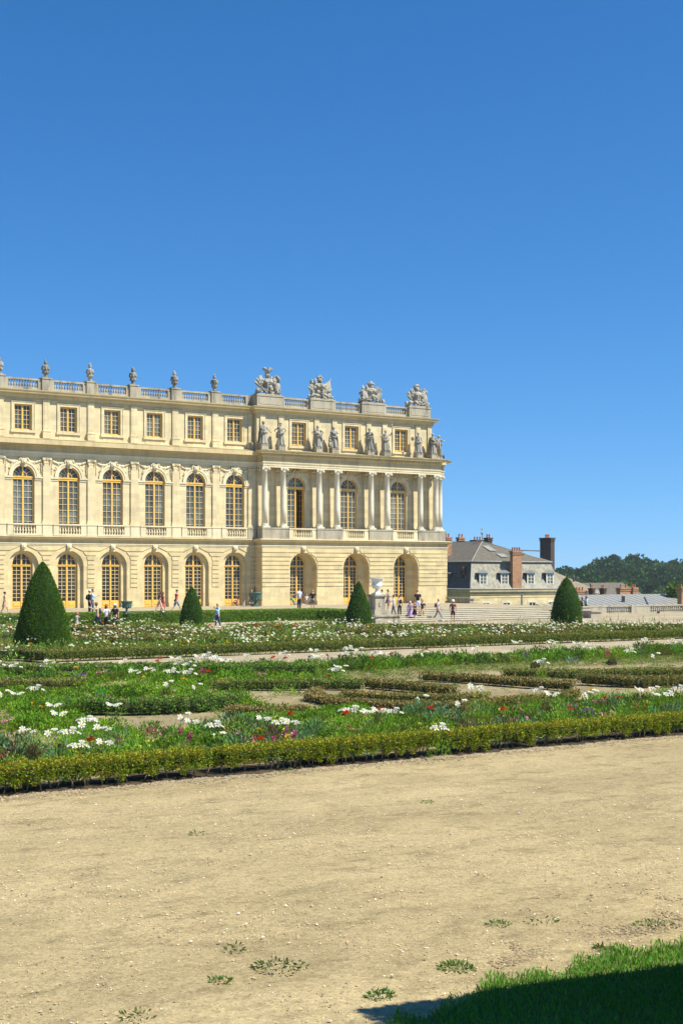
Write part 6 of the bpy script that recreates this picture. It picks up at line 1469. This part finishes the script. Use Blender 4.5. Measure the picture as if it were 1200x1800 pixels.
M['pebble'], nt, b = mat('pebble'); a_ = N(nt, 'ShaderNodeVertexColor', _layer_name='tint'); nt.links.new(a_.outputs[0], b.inputs['Base Color']); b.inputs['Roughness'].default_value = .9
o.data.materials[0] = M['pebble']
# crumbly earth along the foot of the hedge and near the lawn
def clods(name, U, Vv2, smin, smax, col, label):
    n = len(U); s = RNG.uniform(smin, smax, n); a = RNG.uniform(0, 6.28, n); ca, sa = np.cos(a), np.sin(a)
    B = base[None]*np.stack([s*1.3, s, s*.55], 1)[:, None, :]*RNG.uniform(.6, 1.3, (n, 5, 1)); PX_ = B[:, :, 0]*ca[:, None]-B[:, :, 1]*sa[:, None]; PY_ = B[:, :, 0]*sa[:, None]+B[:, :, 1]*ca[:, None]
    VV = np.stack([PX_+U[:, None], PY_+Vv2[:, None], B[:, :, 2]+ZP+.005], -1).reshape(-1, 3); FF = (tri[None]+(np.arange(n)*5)[:, None, None]).reshape(-1, 3)
    o = link_mesh(name, np_mesh(name, VV, FF, np.repeat(tints(n, col, .25, .06), 4, 0)), M['pebble']); tag(o, label, 'soil', kind='stuff')
n = 20000; U = RNG.uniform(6, 34, n); clods('crumbled_earth', U, VH+.3-np.abs(RNG.normal(0, .3, n)), .008, .035, (.27, .215, .13), 'crumbled brown earth along the foot of the front hedge')
st_ = MB(); st_.cs = False
for k in range(1): pass
# ---- grass corner
def zedge(X): return np.interp(X, [-.5, .25, .5, 1.44, 2.43, 3.9, 7], [11.2, 12.35, 13.2, 14.35, 15.15, 16.25, 18.0])
n = 125000; X = RNG.uniform(-.2, 6.5, n); Z = RNG.uniform(10.5, 17, n); e = zedge(X)-.30+.16*np.sin(X*5)+.12*np.sin(X*13+1); d = e-Z
k = (d > 0) & (RNG.random(n) < np.clip(d*2.2+.05, 0, 1)) & (X < .3*Z+.6); X, Z = X[k], Z[k]; U, Vv2 = C2W(X, Z); n = len(U)
Pg = np.stack([U, Vv2, np.full(n, ZP)], 1); D = np.stack([RNG.normal(0, .35, n), RNG.normal(0, .35, n), np.ones(n)], 1)
V, F = leaves(Pg, D, RNG.uniform(.035, .09, n), RNG.uniform(.008, .016, n)); o = link_mesh('grass', np_mesh('grass', V, F, tints(n, (.12, .30, .03), .25, .15, (.24, .27, .06), .08)), M['leaf']); tag(o, 'short green lawn grass at the edge of the sand path', 'grass', kind='stuff')
M['lawn_soil'] = plain('lawn_soil', (.14, .14, .055), .95, .35, 5); pg = []; xs = np.linspace(-.1, 8, 40); 
for x in xs: pg.append(C2W(x, float(zedge(x))+.16*math.sin(x*5)+.12*math.sin(x*13+1)-.52))
slab('lawn_ground', pg+[C2W(8, 9), C2W(1.2, 9)], ZP-.05, ZP+.016, M['lawn_soil'])
# scattered weeds on the sand
wl = [((491, 1703), .34, 60, 'largest flat green weed tuft on the sand path'), ((803, 1703), .40, 75, 'broad leafy weed on the sand just above the lawn shadow'), ((667, 1752), .3, 45, 'leafy weed beside the tip of the shadow'), ((386, 1727), .28, 26, 'sparse weed tuft on the path below the large one'), ((345, 1467), .16, 12, 'small green sprig high on the sand below the hedge'), ((875, 1628), .2, 24, 'small bright weed on the sand near the middle right'), ((412, 1672), .14, 14, 'little sprig just above the largest weed tuft'), ((950, 1622), .3, 16, 'low creeping weed among dark clods'), ((1150, 1630), .4, 30, 'weedy patch where the earth darkens near the lawn'), ((240, 1790), .25, 16, 'weak weed near the bottom of the sand'), ((1060, 1670), .3, 28, 'weed tuft close to the sunny lawn edge'), ((750, 1412), .2, 12, 'sprig of weed at the foot of the hedge'), ((455, 1345), .25, 14, 'small weed sprouting under the hedge')]
for (x, y), r_, nl, lb in wl:
    u, v = G(x, y); v = min(v, VH-.02); root = None; p = clumpset(np.zeros((1, 3)), .05, r_*.55, int(nl*2.4), .055, .02, (.11, .17, .045), None, up=.35)
    o = link_mesh('weed', np_mesh('weed', *p), M['leaf'], loc=(u, v, ZP+.005)); tag(o, lb, 'weed', 'weeds on the sand path')
n = 5000; X = RNG.uniform(.3, 5.5, n); Z = zedge(X)+np.abs(RNG.normal(0, .9, n)); U, Vv2 = C2W(X, Z); k = field(U, Vv2, 1.2, 9) > .15; clods('damp_clods', U[k], Vv2[k], .006, .024, (.25, .19, .105), 'dark crumbly clods of earth beside the lawn')
# added shadow caster shaped as a clipped hedge, unseen beyond the right edge
kx = 2.72; tx, tz = .14, 13.12; A = (tx+1.18*kx, tz-.416*kx); wdir = (.918, .397); ndir = (.397, -.918); hH = kx*1.6
qa = C2W(A[0]+.35*ndir[0], A[1]+.35*ndir[1]); qb = C2W(A[0]+.35*ndir[0]+13*wdir[0], A[1]+.35*ndir[1]+13*wdir[1])
hedge('shadow_caster', [qa, qb], .7, hH, 'unseen caster shaped as a tall yew hedge, added to shade the lawn corner', dens=1100, leaf=.10, base=YEW, alt=(.09, .17, .02), altp=.2, z0=0, stems=False, clump=4., seed=91, mat_='leaf_dull', rag=.04, topalt=0, ctop=.985)
# ---- wooded hill
hill = MB(); nU, nV = 40, 14; vs = []
for j in range(nV):
    for i in range(nU):
        X = -200+900*i/(nU-1); Z = 380+60*j; u, v = C2W(X, Z); vs.append((u, v, -12.3+max(0, (j-1))*1.1+1.5*math.sin(i*.7+j)))
hill.add(vs, [(j*nU+i, j*nU+i+1, (j+1)*nU+i+1, (j+1)*nU+i) for j in range(nV-1) for i in range(nU-1)]); hill.build('hill', M['far_ground'])['kind'] = 'structure'
TCOL = [(.03, .075, .022), (.025, .06, .022), (.04, .09, .02), (.05, .10, .02)]
def crown_proto(k, w, h, tall):
    rnd = np.random.default_rng(200+k); P_ = []; nb = 26
    for b in range(nb):
        t = rnd.uniform(0, 1); a = rnd.uniform(0, 6.28)
        rad = w*.5*math.sin(math.pi*min(1, max(.08, (.15+.8*t))))*rnd.uniform(.2, .95); c = np.array([rad*math.cos(a), rad*math.sin(a), h*(.3+.62*t) if not tall else h*(.55+.40*t)]); r_ = w*rnd.uniform(.11, .22)
        n = 70; d = sphere_dirs(n); X = c+d*np.array([1, 1, .75])*r_; V, F = leaves(X, d*.6+rnd.normal(0, .5, (n, 3)), 1.15, .85); P_.append((V, F, tints(n, np.array(TCOL[k % 4])*rnd.uniform(.8, 1.25), .2, .1)))
    V, F, C = merge(P_); root = empty('tree', (0, 0, 0)); link_mesh('crown', np_mesh('crown', V, F, C), M['leaf_dull'], root)
    o = MB(); o.tube([(0, 0, -.5), (.1, 0, h*.35), (0, .1, h*.7)], [.5, .36, .14], 7)
    for q in range(6): a = q*1.1; z0_ = h*(.35+.06*q); o.tube([(0, 0, z0_), (w*.25*math.cos(a), w*.25*math.sin(a), z0_+h*.14)], [.2, .06], 5)
    o.build('trunk', M['bark'], root); return root
TP_ = [(crown_proto(0, 12, 16, False)), crown_proto(1, 10, 20, True), crown_proto(2, 13, 15, False), crown_proto(3, 11, 17, False), crown_proto(4, 9, 21, True), crown_proto(5, 14, 18, False)]
TH = [16, 20, 15, 17, 21, 18]; TT = [tree_of(t) for t in TP_]; used = [False]*6
sky_px = [(880, 1001), (985, 1000), (1010, 997), (1030, 996), (1045, 985), (1060, 981), (1075, 979), (1095, 981), (1112, 977), (1122, 981), (1140, 987), (1160, 984), (1175, 984), (1190, 987), (1215, 983), (1240, 986), (1300, 990)]
tr_i = 0; rt = random.Random(9)
def put_tree(px, ytop, Z, k, label, group, stretch=1.):
    X = (px-600)/FP*Z; u, v = C2W(X, Z); zt_ = CAMZ+(1005-ytop)*Z/FP; zb = -12. if Z < 480 else -11+max(0, (Z-440)/60)*1.1
    s = max(.35, (zt_-zb)/TH[k])
    if not used[k]: o = TP_[k]; used[k] = True
    else: o = copy_tree(TP_[k], TT[k], None)
    o.location = (u, v, zb); o.rotation_euler = (0, 0, rt.uniform(0, 6)); o.scale = (max(s*.9, .7)*stretch, max(s*.9, .7)*stretch, s); tag(o, label, 'tree', group); return o
x = 972; i = 0
while x < 1310:      # skyline trees
    y = np.interp(x, [a for a, _ in sky_px], [b for _, b in sky_px])+rt.uniform(-1.5, 3)
    k = rt.choice([1, 4]) if 1045 < x < 1150 and rt.random() < .6 else rt.choice([0, 2, 3, 5]); i += 1
    put_tree(x, y, rt.uniform(520, 600), k, f'{"tall open-crowned" if k in (1, 4) else "dense round-crowned"} dark tree on the skyline of the hill, {ordi(i)} from the left', 'trees on the hill skyline'); x += rt.uniform(9, 17)
i = 0
for row, (ya, Zr, st) in enumerate(((998, 500, 15), (1008, 470, 15), (1017, 440, 15), (1026, 410, 16))):
    x = 965+row*5
    while x < 1310:
        y = ya+rt.uniform(-5, 5)+(4 if x < 1040 else 0); i += 1; k = rt.choice([0, 2, 3, 5])
        put_tree(x, y, Zr+rt.uniform(-12, 12), k, f'leafy tree on the wooded slope, {["uppermost", "second", "third", "lowest"][row]} row, {ordi(i)} counted along the rows', 'trees on the wooded slope'); x += st+rt.uniform(-4, 5)
# light green tree nearer
def near_tree(px, ytop, V, w, h, col, label):
    u = ux(px, V); rnd = np.random.default_rng(int(px)); P_ = []
    for b in range(14):
        a = rnd.uniform(0, 6.28); q = rnd.uniform(0, .4)*w; c = np.array([q*math.cos(a), q*math.sin(a), h*rnd.uniform(.5, .92)]); n = 60; d = sphere_dirs(n); X = c+d*w*.16; V_, F_ = leaves(X, d, .5, .35); P_.append((V_, F_, tints(n, col, .25, .1)))
    Zc = ZC(u, V); zt_ = CAMZ+(1005-ytop)*Zc/FP; root = empty('tree', (u, V, zt_-h), 0, label, 'tree'); Vq, Fq, Cq = merge(P_); link_mesh('crown', np_mesh('crown', Vq, Fq, Cq), M['leaf'], root)
    o = MB(); o.tube([(0, 0, -2), (0, .1, h*.8)], [.25, .08], 7); o.build('trunk', M['bark'], root)
near_tree(1089, 1019, 235, 9, 11, (.11, .17, .03), 'pale yellow-green tree rising behind the wide brick chimney')
near_tree(1190, 1028, 139, 3.2, 5, (.10, .17, .03), 'small bright green shrub between roofs at the far right')
# ================================================================ LIGHT, SKY, CAMERA
SUN = Vector((.75, -1., 1.6)).normalized()
sd = bpy.data.lights.new('sun', 'SUN'); sd.energy = 4.4; sd.angle = R(.53); sd.color = (1, .95, .82)
so_ = bpy.data.objects.new('sun', sd); COL.objects.link(so_); so_.rotation_euler = SUN.to_track_quat('Z', 'Y').to_euler(); so_.location = (60, -40, 90)
w = bpy.data.worlds.new('World'); sc.world = w; w.use_nodes = True; nt = w.node_tree; bg = nt.nodes['Background']
sk = nt.nodes.new('ShaderNodeTexSky'); sk.sky_type = 'NISHITA'; sk.sun_disc = False; sk.sun_elevation = math.asin(SUN.z); sk.sun_rotation = math.atan2(SUN.x, SUN.y)
sk.altitude = 120; sk.air_density = 1.0; sk.dust_density = 0.0; sk.ozone_density = 5.0
tc = nt.nodes.new('ShaderNodeTexCoord'); vm = nt.nodes.new('ShaderNodeMapping'); vm.inputs['Scale'].default_value = (1, 1, .95); vm.inputs['Location'].default_value = (0, 0, .105)
nt.links.new(tc.outputs['Generated'], vm.inputs[0]); nt.links.new(vm.outputs[0], sk.inputs[0])
hs_ = nt.nodes.new('ShaderNodeHueSaturation'); hs_.inputs['Hue'].default_value = .498; hs_.inputs['Saturation'].default_value = 1.24; hs_.inputs['Value'].default_value = 1
nt.links.new(sk.outputs[0], hs_.inputs['Color']); gm = nt.nodes.new('ShaderNodeGamma'); gm.inputs[1].default_value = 1.12; nt.links.new(hs_.outputs[0], gm.inputs[0]); nt.links.new(gm.outputs[0], bg.inputs[0]); bg.inputs[1].default_value = .074
cd = bpy.data.cameras.new('camera'); cam = bpy.data.objects.new('camera', cd); COL.objects.link(cam); sc.camera = cam
cam.location = (0, 0, CAMZ); cam.rotation_euler = (R(90), 0, -math.atan2(.5547, .8320)); cd.sensor_fit = 'VERTICAL'; cd.sensor_height = 36; cd.sensor_width = 24; cd.lens = 50; cd.shift_y = 105/1800
cd.clip_start = .1; cd.clip_end = 9000
sc.view_settings.view_transform = 'Standard'; sc.view_settings.look = 'None'; sc.view_settings.exposure = .86; sc.view_settings.gamma = 1
sc.cycles.max_bounces = 6; sc.cycles.use_denoising = True
HZ = MB(); HZ.box(-1560, 1560, -360, 1660, -14, 30)
hz, nt, b = mat('haze'); nt.nodes.remove(b); pv = nt.nodes.new('ShaderNodeVolumePrincipled'); pv.inputs['Color'].default_value = (.80, .90, 1, 1); pv.inputs['Density'].default_value = .00016; pv.inputs['Anisotropy'].default_value = .2
nt.links.new(pv.outputs[0], nt.nodes['Material Output'].inputs['Volume'])
tag(HZ.build('haze', hz), 'thin summer haze paling the far trees', 'haze', kind='stuff')
sc.cycles.volume_bounces = 0; sc.cycles.volume_max_steps = 64
